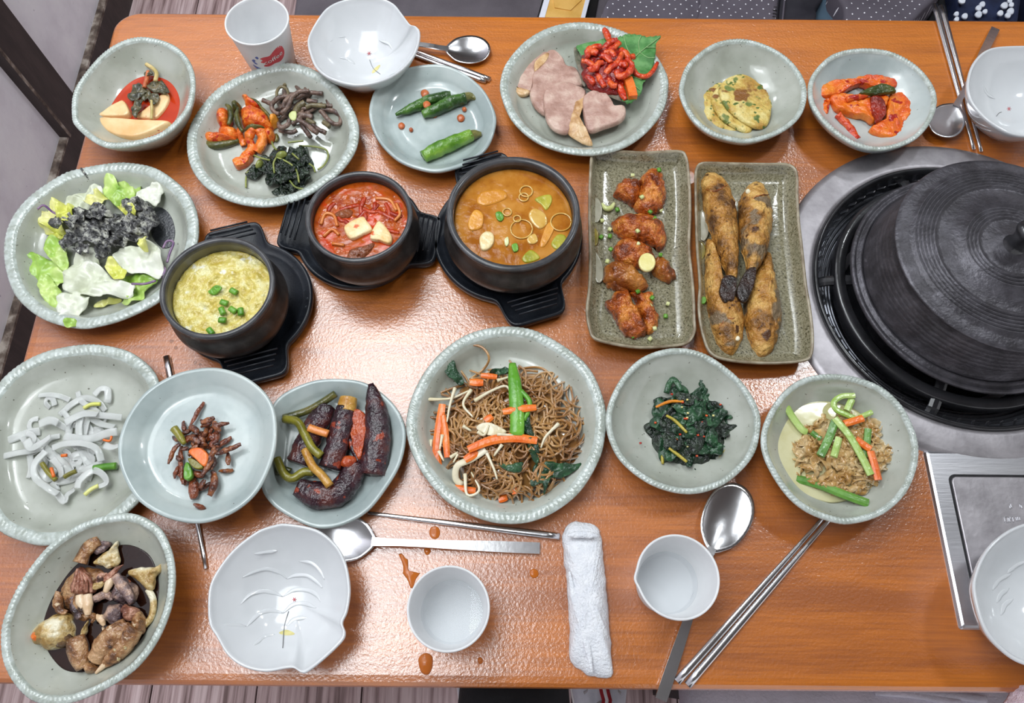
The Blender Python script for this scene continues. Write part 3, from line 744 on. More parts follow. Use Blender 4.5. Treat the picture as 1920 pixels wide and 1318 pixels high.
# paper cups
M_cupred = pm('red_print_blotch', [(205, 66, 76), (222, 88, 96)], 40, 0.55)
M_cupblue = pm('blue_print', [(74, 94, 168), (120, 140, 196)], 90, 0.55)
def paper_cup(label, c, R, h, water=None, tilt=(0, 0), pinch=None):
    rb = R * 0.74
    e = empty('paper_cup', (c[0], c[1], 0)); tag(e, label, 'cup')
    def sk(V):
        out = []
        for v in V:
            x, y, z = v
            if pinch and z > h * 0.5:
                a_ = math.atan2(y - c[1], x - c[0]); d = math.atan2(math.sin(a_ - pinch), math.cos(a_ - pinch))
                f = math.exp(-(d / 0.16) ** 2) * 0.22 * (z / h - 0.5) * 2
                x += f * math.cos(a_); y += f * math.sin(a_)
            out.append((x, y, z))
        return out
    V, Fc = lathe_geo([(rb * 0.9, 0.45), (rb * 0.96, 0.0), (rb, 0.0), (rb * 1.005, 0.3), (R * 0.97, h - 0.25)], (c[0], c[1], 0), 96); mk('cup_wall', sk(V), Fc, M_paper, e)
    V, Fc = lathe_geo([(0.02, 0.55), (rb * 0.95, 0.55), (rb * 0.98, 0.65), (R * 0.945, h - 0.3)], (c[0], c[1], 0), 96); mk('cup_inside', sk(V), Fc, M_paper, e)
    V, Fc = lathe_geo([(R * 0.94, h - 0.35), (R * 0.945, h - 0.1), (R * 0.97, h), (R, h - 0.08), (R * 1.005, h - 0.22), (R * 0.965, h - 0.32)], (c[0], c[1], 0), 96); mk('rolled_rim', sk(V), Fc, M_paper, e)
    if water:
        k = water / h; r = rb * 0.98 + (R * 0.945 - rb * 0.98) * k
        lathe('water', [(0.02, water), (r * 0.9, water), (r, water + 0.03)], (c[0], c[1], 0), M_water, 64, e)
    return e
cup1 = paper_cup('white paper cup printed with a red coffee motif', (-29.5, 68.4), 3.65, 7.1, 1.4)
cup2 = paper_cup('white paper cup of water between the white bowl and the towel', (-5.1, 4.8), 3.45, 6.5, 2.2)
cup3 = paper_cup('white paper cup with a pinched rim standing over a spoon handle', (14.2, 7.5), 3.52, 6.5, 1.8, pinch=3.2)
# print on the first cup: blotch, lettering and a blue cup drawing, wrapped on the wall
def on_cup(u, v, up=0.02):
    """u along the circumference (cm, 0 = facing the camera side), v height"""
    c = (-29.5, 68.4); R, h = 3.65, 7.1; v = v + 0.75; u = u - 0.15; r = R * 0.74 + (R * 0.97 - R * 0.74) * v / h + up
    a_ = math.radians(-68) + u / r
    return (c[0] + r * math.cos(a_), c[1] + r * math.sin(a_), v)
def decal(name, pts, mat, parent, up=0.02, n=40):
    Q = catmull([Vector((p[0], p[1], 0)) for p in pts], n, True); c = sum(Q, Vector()) / n
    V = []; Fc = []
    for t in (1, 0.75, 0.5, 0.25): V += [on_cup(c.x + (q.x - c.x) * t, c.y + (q.y - c.y) * t, up) for q in Q]
    for k in range(3): Fc += [(k * n + i, k * n + (i + 1) % n, (k + 1) * n + (i + 1) % n, (k + 1) * n + i) for i in range(n)]
    Fc.append(tuple(3 * n + i for i in range(n)))
    return mk(name, V, Fc, mat, parent)
blotch = decal('printed_blotch', [(-1.1, 3.7), (-0.6, 3.95), (0.1, 4.0), (0.7, 4.5), (1.4, 4.85), (1.9, 4.5), (2.0, 3.6), (1.7, 2.9), (1.1, 2.5), (0.4, 2.55), (-0.3, 2.3), (-1.0, 2.4), (-0.6, 2.8), (-1.2, 3.1), (-0.8, 3.4)], M_cupred, cup1)
fc = bpy.data.curves.new('coffee_text', 'FONT'); fc.body = 'coffee'; fc.size = 1.0; fc.align_x = 'CENTER'; fc.resolution_u = 4
fo = bpy.data.objects.new('coffee_text', fc); COL.objects.link(fo)
bpy.context.view_layer.update()
tm = fo.evaluated_get(bpy.context.evaluated_depsgraph_get()).to_mesh()
tv = [v.co.copy() for v in tm.vertices]; tf = [tuple(p.vertices) for p in tm.polygons]
fo.evaluated_get(bpy.context.evaluated_depsgraph_get()).to_mesh_clear()
bpy.data.objects.remove(fo)
V = []
for v in tv:
    x, y = v.x * 0.98, v.y * 0.9
    V.append(on_cup(0.45 + x * 1.05, 3.05 + y + 0.34 * x, 0.05))
mk('printed_lettering', V, tf, M_paper, blotch)
decal('printed_saucer', [(-2.3, 2.4), (-1.6, 2.0), (-0.8, 1.75), (-0.3, 1.8), (-0.9, 1.5), (-1.7, 1.6), (-2.2, 2.0)], M_cupblue, cup1)
decal('printed_steam', [(-2.2, 3.2), (-1.9, 3.5), (-1.7, 3.3), (-1.9, 3.0), (-1.6, 2.7), (-1.9, 2.6), (-2.1, 2.9)], M_cupblue, cup1, n=20)
decal('printed_steam', [(-1.6, 3.9), (-1.3, 4.1), (-1.2, 3.8), (-1.4, 3.6)], M_cupblue, cup1, n=16)

# cutlery
def spoon(label, tip, neck, end, width, ztip=0.75, zneck=0.75, zend=0.3, up=0.0):
    T, Nk, E_ = P(tip[0], tip[1], ztip + up), P(neck[0], neck[1], zneck + up), P(end[0], end[1], zend)
    e = empty('spoon', ((T.x + E_.x) / 2, (T.y + E_.y) / 2, 0)); tag(e, label, 'spoon')
    ax = (Nk - T); L = ax.length; ax.normalize(); sd = Vector((-ax.y, ax.x, 0)).normalized()
    top = []; bot = []
    m_ = 36
    for k in range(9):
        s = 1 - k / 8 * 0.97
        rt = []; rb = []
        for i in range(m_):
            f = 2 * math.pi * i / m_
            u = math.cos(f); v = math.sin(f)
            wd = width * (1 + 0.12 * -u)       # broader near the tip
            if u > 0.6: wd *= 1 - 0.25 * (u - 0.6) / 0.4
            p = T.lerp(Nk, 0.5) + ax * (u * s * L * 0.52) + sd * (v * s * wd)
            zz = -0.62 * (1 - s * s)
            rt.append(p + Vector((0, 0, zz))); rb.append(p + Vector((0, 0, zz - 0.10)))
        top.append(rt); bot.append(rb)
    V, Fc = rings_mesh(list(reversed(bot)) + top); mk('spoon_bowl', V, Fc, M_cut, e)
    m1 = Nk.lerp(E_, 0.18); m1.z = zneck + up + 0.1
    pa = catmull([Nk - ax * 0.3, Nk.lerp(E_, 0.06) + Vector((0, 0, 0.08)), m1, Nk.lerp(E_, 0.55) + Vector((0, 0, 0.05)), E_], 24, False)
    V, Fc = tube_geo(pa, 0.52, 0.13, 12, [0.75, 0.6, 0.62, 0.75, 0.85, 0.95, 1.0, 1.0], square=True)
    mk('handle', V, Fc, M_cut, e, False)
    return e
spoon('steel spoon pointing right beside the far white bowl', (918, 92), (836, 92), (640, 66), 2.2, 0.8, 0.9, 0.35)
spoon('dull grey steel spoon crossing chopsticks at the right edge', (1760, 252), (1794, 196), (1866, 54), 2.0, 0.8, 1.1, 0.4, 0.35)
spoon('steel spoon lying under the eggplant plate and near white bowl', (592, 1002), (703, 1016), (1012, 1028), 2.2, 0.75, 0.8, 0.3)
spoon('steel spoon under the pinched paper cup with its handle over the edge', (1390, 912), (1333, 1032), (1239, 1312), 2.25, 0.75, 0.8, 0.35)
def chopstick(label, a, b_, wa=0.36, wb=0.22, za=0.3, zb=0.25, grp=None):
    A, B = P(a[0], a[1], za), P(b_[0], b_[1], zb)
    V, Fc = tube_geo([A.lerp(B, i / 15) for i in range(16)], 1.0, 0.62, 10, [wa, wa, wa * 0.9, (wa + wb) / 2, wb, wb * 0.9])
    o = mk('chopstick', V, Fc, M_cut); tag(o, label, 'chopstick', grp)
chopstick('upper of two steel chopsticks under the far spoon', (919, 149), (700, 65))
chopstick('lower of two steel chopsticks under the far spoon', (912, 152), (690, 72))
chopstick('left one of two long steel chopsticks overhanging the far table edge', (1752, 8), (1826, 280))
chopstick('right one of two long steel chopsticks overhanging the far table edge', (1765, 11), (1840, 284))
chopstick('single steel chopstick above the near spoon, pointing at the towel', (1049, 1006), (690, 962))
chopstick('single steel chopstick passing under the anchovy plate', (312, 668), (386, 1066))
chopstick('left one of two steel chopsticks lying diagonally at the near edge', (1269, 1278), (1546, 968))
chopstick('right one of two steel chopsticks lying diagonally at the near edge', (1289, 1285), (1564, 964))

# towel
ct = (1040, 890, 3.0786)
tw = blob('rolled_towel', cv(ct, [(65,290),(110,262),(190,265),(245,290),(272,340),(285,470),(300,600),(315,780),(328,930),(338,1100),(340,1165),(280,1172),(200,1160),(150,1130),(110,1100),(90,1040),(85,800),(70,600),(55,450),(50,350)]), 0.05, 1.9, M_towel, 'dome', crumple=0.0, rings=16, n=90, rough=0.16)
tag(tw, 'white damp hand towel rolled up near the table edge', 'towel')
for k, fold in enumerate(([(85,560),(110,700),(150,850),(190,1000),(215,1140)], [(75,350),(160,345),(250,352)])):
    tube('towel_fold', [p + (1.45 + 0.3 * (k == 1),) for p in cv(ct, fold)], 0.35, M_towel, 0.22, 8, [0.3, 1, 1, 1, 0.3], parent=tw)

# spilled drops
M_spill = pm('brown_broth_drop', [(196, 104, 34), (206, 116, 44)], 20, 0.03, ior=1.35, alpha=0.75)
cs = (590, 940, 3.4875)
for nm, lb, pts, th in (
    ('broth_drop', 'large oval brown broth drop below the near paper cup', [(680,1020),(720,990),(765,1010),(772,1060),(755,1120),(725,1135),(695,1115),(678,1060)], 0.28),
    ('broth_drop', 'small round brown broth drop right of the large oval one', [(1068,1025),(1085,1018),(1100,1035),(1095,1060),(1078,1065),(1066,1048)], 0.16),
    ('broth_spill', 'forked brown broth spill left of the near paper cup', [(548,345),(575,340),(585,365),(610,380),(608,430),(630,465),(690,470),(665,500),(640,570),(625,565),(605,510),(575,470),(580,440),(570,395)], 0.12),
    ('broth_spill', 'flat brown broth spot between the near spoon and chopstick', [(760,170),(800,165),(820,195),(810,235),(775,245),(750,215)], 0.08),
    ('broth_drop', 'brown broth spot closest to the rolled towel', [(1410,450),(1440,440),(1465,465),(1455,495),(1425,500),(1408,480)], 0.1),
    ('broth_drop', 'tiny brown broth drop under the near spoon handle', [(715,310),(745,305),(760,325),(740,350),(720,340)], 0.12)):
    o = blob(nm, cv(cs, pts), 0.02, th, M_spill, 'dome', n=28, rings=5); tag(o, lb, 'drop')
# ------------------------------------------------------------------ food
def wet(name, cols, scale=60, bump=0.35, bscale=180, coat=0.7, rough=0.35, sss=0.0, speck=None, **k):
    return pm(name, cols, scale, rough, bump, bscale, coat=coat * 0.6, sss=sss, speck=speck, crough=0.15, bd=0.005, **k)
M_redbr = wet('red_kimchi_broth', [(176, 48, 18), (198, 64, 28)], 20, 0.05, 60, coat=0.0, rough=0.1, spec=0.4)
M_rad = wet('pale_radish', [(232, 182, 120), (244, 210, 158)], 25, 0.15, 120, speck=((180, 40, 24), 260, 0.71))
M_dleaf = wet('dark_kimchi_leaf', [(40, 40, 24), (78, 74, 48), (120, 108, 80)], 120)
M_pstem = wet('pale_stem', [(180, 160, 90), (214, 190, 130)], 60)
M_oran = wet('orange_kimchi', [(200, 74, 14), (230, 110, 28), (240, 140, 52)], 90, 0.5, speck=((190, 42, 20), 140, 0.60))
M_skin = wet('cucumber_skin', [(48, 54, 22), (84, 84, 36), (110, 100, 44)], 60, 0.2)
M_yor = wet('yellow_orange', [(220, 130, 24), (240, 164, 50)], 60)
M_fern = wet('fern_stem', [(72, 54, 48), (104, 82, 72), (136, 112, 98)], 90, 0.3, 300, coat=0.5, stretch=(1, 1, 1))
M_fern2 = wet('fern_stem_olive', [(96, 86, 60), (130, 118, 84)], 90, 0.3, 300, coat=0.5)
M_dgreen = wet('dark_green_leaf', [(10, 18, 12), (24, 38, 26), (48, 64, 46)], 140, 0.7, 260, coat=0.9, rough=0.3)
M_gstem = wet('green_sprig', [(110, 120, 50), (150, 156, 80)], 60, 0.1)
M_pep = wet('green_chilli', [(38, 70, 22), (62, 104, 34), (90, 132, 50)], 40, 0.35, 160, coat=0.8)
M_pep2 = wet('bright_green_chilli', [(74, 122, 30), (104, 152, 44), (132, 172, 66)], 40, 0.35, 160, coat=0.8)
M_cal = wet('chilli_cap', [(90, 92, 40), (122, 118, 60)], 60, 0.6)
M_bit = wet('orange_bit', [(176, 84, 40), (206, 112, 62)], 60)
M_pork = wet('boiled_pork', [(168, 130, 116), (190, 154, 140), (210, 182, 166)], 50, 0.4, 160, coat=0.25, rough=0.45, detail=7)
M_pfat = wet('pork_fat_edge', [(176, 130, 84), (208, 168, 120), (222, 192, 150)], 55, 0.4, 160, coat=0.4)
M_peri = pm('perilla_green', [(62, 118, 56), (84, 140, 76), (108, 160, 96)], 60, 0.5, 0.5, 140)
M_perib = pm('perilla_underside', [(96, 96, 78), (128, 122, 104), (150, 140, 128)], 60, 0.5, 0.5, 140)
M_pvein = pm('leaf_vein', [(130, 170, 110), (150, 186, 128)], 60, 0.5)
M_redr = wet('red_radish_strip', [(170, 30, 12), (208, 60, 22), (228, 100, 40)], 90, 0.4, 240, coat=0.9, rough=0.3)
M_reds = wet('dark_red_sauce', [(110, 10, 8), (156, 24, 14)], 60, 0.5, 200, coat=1.0, rough=0.25)
M_panc = wet('pancake', [(176, 132, 56), (210, 182, 96), (226, 210, 140)], 40, 0.5, 220, coat=0.35, rough=0.45, detail=7, speck=[((112, 126, 60), 60, 0.60), ((84, 106, 40), 130, 0.62), ((132, 84, 32), 50, 0.63)])
M_mush = wet('red_sauced_mushroom', [(206, 66, 10), (230, 104, 22), (238, 138, 40)], 45, 0.35, 150, speck=((170, 24, 10), 90, 0.58))
M_mushd = wet('dark_red_mushroom', [(110, 20, 10), (160, 40, 18)], 60, 0.4)
M_gpep = wet('dark_green_pepper', [(40, 56, 18), (74, 84, 30)], 60, 0.2)
M_let = pm('green_lettuce', [(130, 176, 60), (170, 204, 96), (204, 226, 140)], 20, 0.35, 0.5, 90, coat=0.3, sss=0.0)
M_lety = pm('yellow_lettuce', [(196, 204, 70), (220, 222, 110), (234, 232, 160)], 20, 0.35, 0.5, 90, coat=0.3)
M_letw = pm('white_lettuce', [(206, 212, 184), (224, 228, 208), (234, 236, 224)], 20, 0.35, 0.45, 90, coat=0.3)
M_dress = wet('black_sesame_dressing', [(34, 34, 36), (92, 92, 92), (196, 196, 184)], 110, 0.6, 240, coat=0.6, speck=((20, 20, 22), 300, 0.6), detail=7)
M_pool = wet('dressing_pool', [(44, 46, 50), (66, 68, 72)], 150, 0.2, 400, coat=0.6)
M_purp = wet('purple_cabbage', [(92, 60, 110), (150, 120, 150)], 60, 0.1)
M_egg = pm('steamed_egg', [(196, 174, 76), (216, 200, 110), (228, 220, 158)], 80, 0.35, 0.9, 230, coat=0.5, speck=((238, 236, 214), 60, 0.64))
M_scal = wet('scallion', [(70, 130, 24), (110, 166, 52)], 60, 0.1)
M_scalw = wet('scallion_white', [(196, 204, 130), (220, 222, 166)], 60, 0.1)
M_kbr = wet('kimchi_stew_broth', [(150, 52, 8), (178, 84, 22), (196, 60, 14)], 60, 0.12, 120, coat=0.15, rough=0.12, detail=6, spec=0.35)
M_kshr = wet('kimchi_shred', [(150, 34, 12), (190, 66, 24)], 60, 0.3)
M_onion = wet('stewed_onion', [(206, 110, 40), (222, 140, 70)], 60, 0.1)
M_tofu = wet('tofu', [(232, 190, 120), (244, 222, 176)], 40, 0.3, 150, coat=0.4, speck=((214, 96, 30), 90, 0.62))
M_meat = wet('stewed_meat', [(120, 62, 32), (160, 92, 56)], 60, 0.6)
M_dbr = wet('soybean_broth', [(158, 92, 26), (182, 118, 42), (196, 136, 62)], 35, 0.10, 110, coat=0.15, rough=0.12, detail=6, spec=0.35)
M_dtof = wet('broth_soaked_tofu', [(206, 136, 40), (226, 160, 62)], 40, 0.15)
M_wtof = wet('white_tofu', [(226, 196, 130), (240, 222, 176)], 40, 0.15)
M_zuc = wet('zucchini', [(150, 150, 30), (186, 176, 60)], 40, 0.15)
M_lonion = pm('translucent_onion', [(206, 158, 72), (222, 184, 104)], 40, 0.15, coat=0.8)
M_wing = wet('glazed_wing', [(110, 44, 10), (176, 84, 20), (216, 136, 54)], 60, 0.7, 260, coat=0.9, rough=0.28, detail=6)
M_wingd = wet('dark_glazed_wing', [(92, 40, 12), (150, 80, 26), (186, 120, 50)], 45, 0.6, 170, coat=0.8)
M_garl = wet('garlic_slice', [(226, 214, 130), (240, 232, 170)], 40, 0.1)
M_fish = wet('fried_fish_skin', [(96, 62, 28), (176, 122, 52), (218, 174, 100)], 34, 0.8, 220, coat=0.35, rough=0.4, detail=8, speck=[((128, 108, 82), 36, 0.60), ((84, 50, 24), 70, 0.62), ((60, 38, 20), 200, 0.68)])
M_char = wet('charred_fin', [(28, 18, 14), (58, 36, 28)], 60, 0.7)
M_eye = wet('fish_eye', [(232, 220, 180), (240, 232, 206)], 40)
M_jel = pm('white_jelly', [(224, 227, 224), (236, 238, 236)], 40, 0.12, 0.1, 120, coat=0.6, sss=0.0, trans=0.5, ior=1.2, speck=((80, 80, 78), 240, 0.74))
M_anch = wet('glazed_anchovy', [(50, 20, 12), (96, 46, 24), (150, 88, 46)], 110, 0.5, 260, coat=0.9, rough=0.3)
M_anchr = wet('reddish_anchovy', [(84, 32, 16), (140, 72, 38)], 110, 0.5, 260, coat=0.9, rough=0.3)
M_carr = wet('carrot', [(224, 100, 24), (240, 130, 50)], 60, 0.15, coat=0.6)
M_aub = wet('eggplant_skin', [(34, 16, 24), (54, 28, 38), (84, 38, 34)], 50, 0.5, 220, coat=0.9, rough=0.3, speck=((150, 56, 26), 90, 0.63))
M_aubf = wet('eggplant_flesh', [(150, 50, 18), (190, 84, 34)], 60, 0.5)
M_aubt = wet('eggplant_end', [(176, 120, 40), (206, 160, 76)], 60, 0.3)
M_ost = wet('olive_stem', [(104, 100, 24), (140, 134, 44)], 60, 0.15)
M_nood = pm('glass_noodle', [(140, 90, 40), (176, 124, 64), (200, 152, 90)], 30, 0.2, coat=0.9, trans=0.25)
M_spr = wet('bean_sprout', [(220, 208, 170), (238, 230, 204)], 40, 0.05)
M_gon = wet('green_onion', [(84, 150, 34), (116, 178, 56)], 30, 0.15, stretch=(1, 1, 1))
M_ystk = wet('yellow_green_stalk', [(166, 150, 40), (196, 178, 72)], 60, 0.1)
M_spin = wet('spinach', [(14, 42, 24), (26, 64, 38), (50, 92, 58)], 60, 0.5)
M_jfb = pm('cloudy_broth', [(198, 192, 140), (212, 208, 166)], 30, 0.08, 0.05, 60, coat=0.8)
M_jf = pm('jellyfish_shred', [(198, 150, 80), (224, 186, 122), (236, 210, 160)], 60, 0.15, 0.3, 150, coat=0.9, trans=0.4, ior=1.25)
M_cuc = wet('cucumber_stick', [(150, 184, 80), (184, 208, 124)], 40, 0.1)
M_cucs = wet('cucumber_stick_skin', [(70, 120, 40), (110, 160, 70)], 40, 0.1)
M_soy = wet('soy_marinade', [(26, 12, 8), (40, 20, 12)], 20, 0.03, 40, coat=0.0, rough=0.06, spec=0.35)
M_crab = wet('brown_crab_shell', [(92, 56, 30), (146, 100, 60), (190, 150, 108)], 80, 0.6, 240, coat=0.9, speck=[((214, 190, 156), 170, 0.68), ((62, 36, 22), 70, 0.66)])
M_crabp = wet('pinkish_crab_shell', [(108, 62, 46), (158, 102, 80), (196, 148, 124)], 80, 0.6, 240, coat=0.9, speck=((70, 40, 34), 80, 0.66))
M_crabg = wet('grey_violet_crab_shell', [(56, 42, 46), (112, 92, 92), (190, 156, 136)], 70, 0.6, 240, coat=0.9, speck=[((40, 30, 48), 60, 0.63), ((190, 110, 70), 90, 0.68)])
M_crabc = wet('cream_crab_shell', [(160, 124, 64), (204, 178, 122), (230, 222, 194)], 70, 0.5, 220, coat=0.8, speck=((140, 100, 52), 80, 0.66))
M_crabw = wet('white_crab_meat', [(214, 180, 140), (232, 208, 176)], 40, 0.2)
M_roe = wet('orange_roe', [(206, 84, 14), (236, 124, 34)], 90, 0.7)
M_roed = wet('dark_fat', [(70, 50, 36), (112, 84, 52)], 60, 0.5)

c1=(0,0,3.994); c2=(340,0,3.994); c3_=(680,0,3.994); c4=(920,0,3.994); c5=(1240,0,3.994); c6=(1480,0,3.993); c7=(0,290,3.765); c8=(280,300,3.064)
d1=(800,270,3.215); d2=(1080,270,3.065); d5=(480,690,4.25); d6=(750,600,3.295); d7=(1120,640,3.097)
z1=(480,110,9.415); z2=(360,170,6.277); z3=(180,100,7.322); z4=(1060,40,8.24); z5=(0,720,5.729); z6=(300,740,6.276); z7=(1460,730,5.729); z8=(40,990,4.707)

def B(name, label, cat, cr, pts, z0, th, mat, prof='slab', group=None, parent=None, **k):
    o = blob(name, cv(cr, pts), z0, th, mat, prof, parent=parent, **k)
    if parent is None: tag(o, label, cat, group)
    return o
def T(name, label, cat, cr, pts, z, w, mat, h=None, group=None, parent=None, **k):
    """tube along crop points; z a number or one height per point"""
    zz = z if isinstance(z, (list, tuple)) else [z] * len(pts)
    o = tube(name, [(p[0], p[1], q) for p, q in zip(cv(cr, pts), zz)], w, mat, h, parent=parent, **k)
    if parent is None: tag(o, label, cat, group)
    return o

# --- radish kimchi bowl
liquid('kimchi_broth', 'red kimchi broth pooled in the far left corner bowl', radish_bowl, 2.1, M_redbr, cat='broth')
B('radish_piece', 'long pale radish wedge nearest in the far left kimchi bowl', 'radish', z3, [(40,905),(130,1060),(250,1130),(420,1165),(560,1165),(750,1110),(900,1040),(1040,958),(800,940),(500,925),(250,908)], 2.0, 0.8, M_rad, rings=9, rough=0.05)
B('radish_piece', 'short pale radish wedge left of the kimchi leaves', 'radish', z3, [(50,885),(130,830),(220,760),(330,700),(410,680),(470,780),(490,850),(440,890),(300,898),(150,898)], 1.7, 1.1, M_rad, rings=9, rough=0.05)
B('radish_piece', 'half-sunk pale radish wedge right of the kimchi leaves', 'radish', z3, [(560,900),(700,790),(850,660),(950,570),(1010,570),(1030,660),(980,770),(900,870),(830,925),(700,920)], 1.5, 0.9, M_rad, rings=9, rough=0.05)
for pts, z in (([(440,600),(540,430),(640,430),(700,520),(620,600),(520,670)], 2.5), ([(700,450),(830,370),(930,400),(1020,560),(920,540),(800,540)], 2.7), ([(480,720),(600,620),(650,640),(600,760),(560,880),(510,860)], 2.9), ([(650,270),(740,240),(780,280),(700,330)], 2.8), ([(720,580),(860,560),(830,680),(750,700)], 2.8), ([(580,500),(700,480),(760,560),(680,640),(600,600)], 2.5)):
    B('kimchi_leaf', 'dark wilted radish leaf lying on the pale radish wedges', 'leaf', z3, pts, z, 0.12, M_dleaf, 'leaf', crumple=0.35, freq=1.6, rings=5, n=28, group='leaves on the radish kimchi')
T('kimchi_stalk', 'pale curved leaf stem at the top of the radish kimchi', 'stalk', z3, [(690,150),(770,200),(830,270),(815,380)], 3.0, 0.24, M_pstem)
T('kimchi_stalk', 'reddish straight stem in the middle of the radish kimchi', 'stalk', z3, [(665,470),(700,350),(720,250)], 2.8, 0.26, M_bit)
T('kimchi_stalk', 'thin tan stem hanging toward the front radish wedge', 'stalk', z3, [(760,900),(770,780),(760,650)], 2.9, 0.18, M_pstem)

# --- plate of three vegetable sides
def cuke(label, flesh, z0, th, skins, mat=None):
    o = B('cucumber_kimchi_piece', label, 'cucumber', z2, flesh, z0, th, mat or M_oran, 'dome', rings=8, rough=0.18)
    for s in skins: T('skin', None, None, z2, s[0], s[1], s[2], M_skin, s[3] if len(s) > 3 else None, parent=o, taper=[0.5, 1, 1, 0.6])
    return o
cuke('boat-shaped orange cucumber kimchi at the left of the heap', [(90,520),(180,490),(330,500),(540,560),(430,590),(300,600),(180,600),(110,570)], 0.8, 1.3, [([(65,540),(120,610),(250,645),(400,630),(560,590)], [1.0,1.0,1.1,1.1,1.0], 0.5)])
cuke('orange cucumber kimchi curl with green rind, upper left of the heap', [(275,290),(310,215),(390,200),(440,250),(450,340),(400,410),(330,410),(285,350)], 0.8, 2.0, [([(400,165),(440,200),(458,300),(430,400)], 2.2, 0.34)])
cuke('broad red-orange cucumber kimchi in the centre of the heap', [(550,230),(600,170),(700,160),(820,210),(910,300),(930,400),(840,440),(700,430),(600,400),(560,320)], 0.9, 2.0, [([(545,200),(530,300),(560,420),(600,480)], 2.3, 0.34), ([(800,180),(900,290),(922,350)], 2.0, 0.2)])
cuke('pointed orange cucumber kimchi at the top of the heap', [(570,45),(640,40),(700,100),(800,170),(720,190),(620,170),(600,100)], 0.9, 1.3, [([(690,90),(760,130),(810,180)], 1.6, 0.2)])
cuke('dark rind slice lying across the orange kimchi heap', [(610,430),(700,385),(850,415),(740,445),(650,450)], 2.3, 0.7, [], M_skin)
cuke('brown-green rind slice behind the kimchi curl', [(450,150),(520,118),(572,170),(560,240),(480,230)], 1.0, 1.5, [], M_skin)
cuke('small yellow-orange kimchi piece touching the fern stems', [(910,320),(960,270),(1015,290),(1000,370),(940,410),(910,380)], 0.9, 1.5, [], M_yor)
cuke('bright orange kimchi piece at the lower right of the heap', [(830,500),(900,440),(960,460),(970,520),(920,580),(860,560)], 0.9, 1.4, [([(990,510),(1000,560),(985,600)], 1.0, 0.25)])
cuke('flat orange kimchi piece low in the middle of the heap', [(300,430),(400,420),(520,440),(580,520),(480,560),(380,545),(310,500)], 0.8, 1.3, [])
T('kimchi_strip', 'long orange kimchi strip reaching down from the heap', 'kimchi', z2, [(720,440),(670,560),(700,640),(690,720),(620,800)], [2.4,1.8,1.4,1.2,1.1], 0.55, M_oran, 0.45, bumpy=0.15, taper=[1,1,0.8,1,1.2])
B('kimchi_piece', 'flat orange kimchi end resting beside the dark greens', 'kimchi', z2, [(485,830),(600,780),(700,750),(715,800),(640,870),(560,910),(510,900)], 0.8, 0.9, M_oran, rough=0.15)
T('kimchi_strip', 'red-orange kimchi strip next to the dark greens', 'kimchi', z2, [(800,450),(835,560),(800,650),(760,720)], [2.2,1.7,1.5,1.2], 0.62, M_oran, 0.5, bumpy=0.15)
T('kimchi_strip', 'thin orange kimchi strip hanging left of the longer one', 'kimchi', z2, [(565,440),(580,540),(610,650)], [2.2,1.5,1.0], 0.36, M_oran, bumpy=0.1)

FG = 'braised fern stems'
FL = 'brown braised fern stem in the heap below the white bowl'
fern = [[(720,180),(620,290),(540,400),(505,490)], [(1430,470),(1410,640),(1385,820),(1200,830)], [(580,660),(380,700),(280,830),(330,950),(420,980)], [(940,570),(760,590),(640,680),(560,850),(450,980)], [(1240,520),(1060,560),(900,660),(700,830),(500,1010),(330,1160)], [(860,780),(760,850),(690,950)], [(110,730),(190,760),(280,800)], [(720,1080),(850,1130),(960,1230),(1080,1310)], [(740,990),(880,1010),(1000,1040)], [(1140,920),(1300,1100),(1420,1160),(1500,1110),(1480,1000),(1350,920),(1180,900)], [(880,860),(1000,820),(1230,840)], [(600,1080),(560,1170),(440,1220),(400,1180)], [(1090,560),(1220,620),(1340,700)], [(900,740),(1080,770)], [(820,1180),(900,1300),(960,1380)], [(1190,1120),(1300,1200)], [(640,740),(560,800),(600,870)], [(980,460),(1010,420),(1060,450),(1060,520)], [(700,700),(820,640),(960,600),(1180,620)], [(480,880),(520,760),(640,640),(740,620)], [(900,1080),(1040,1150)], [(420,1260),(520,1290),(640,1300),(720,1260)], [(1000,1180),(1120,1260),(1230,1310)]]
rf = random.Random(5)
for i, f in enumerate(fern):
    zb = 1.0 + (i % 4) * 0.42
    T('fern_frond', FL, 'fern', z1, f, [zb + 0.15 * rf.random() for _ in f], 0.27 if i not in (8, 5) else 0.42, M_fern if i % 5 else M_fern2, group=FG, bumpy=0.05)
for i in range(16):
    a_ = rf.uniform(0, 6.28); x = 800 + rf.gauss(0, 190); y = 850 + rf.gauss(0, 150); l = rf.uniform(90, 190)
    T('fern_frond', FL, 'fern', z1, [(x - l * math.cos(a_), y - l * math.sin(a_)), (x + rf.uniform(-40, 40), y + rf.uniform(-40, 40)), (x + l * math.cos(a_), y + l * math.sin(a_))], [0.95, 1.3, 1.0], 0.24, M_fern, group=FG)
T('pale_fern_curl', 'pale olive curl at the upper left of the fern heap', 'fern', z1, [(370,680),(370,580),(430,500),(520,520),(570,600),(560,660)], 1.9, 0.18, M_fern2)
B('vegetable_chip', 'pale green vegetable chip on the fern heap', 'vegetable', z1, [(580,1000),(640,940),(715,950),(700,1080),(620,1080)], 2.6, 0.12, M_scalw, 'leaf', crumple=0.1, n=20, rings=4)

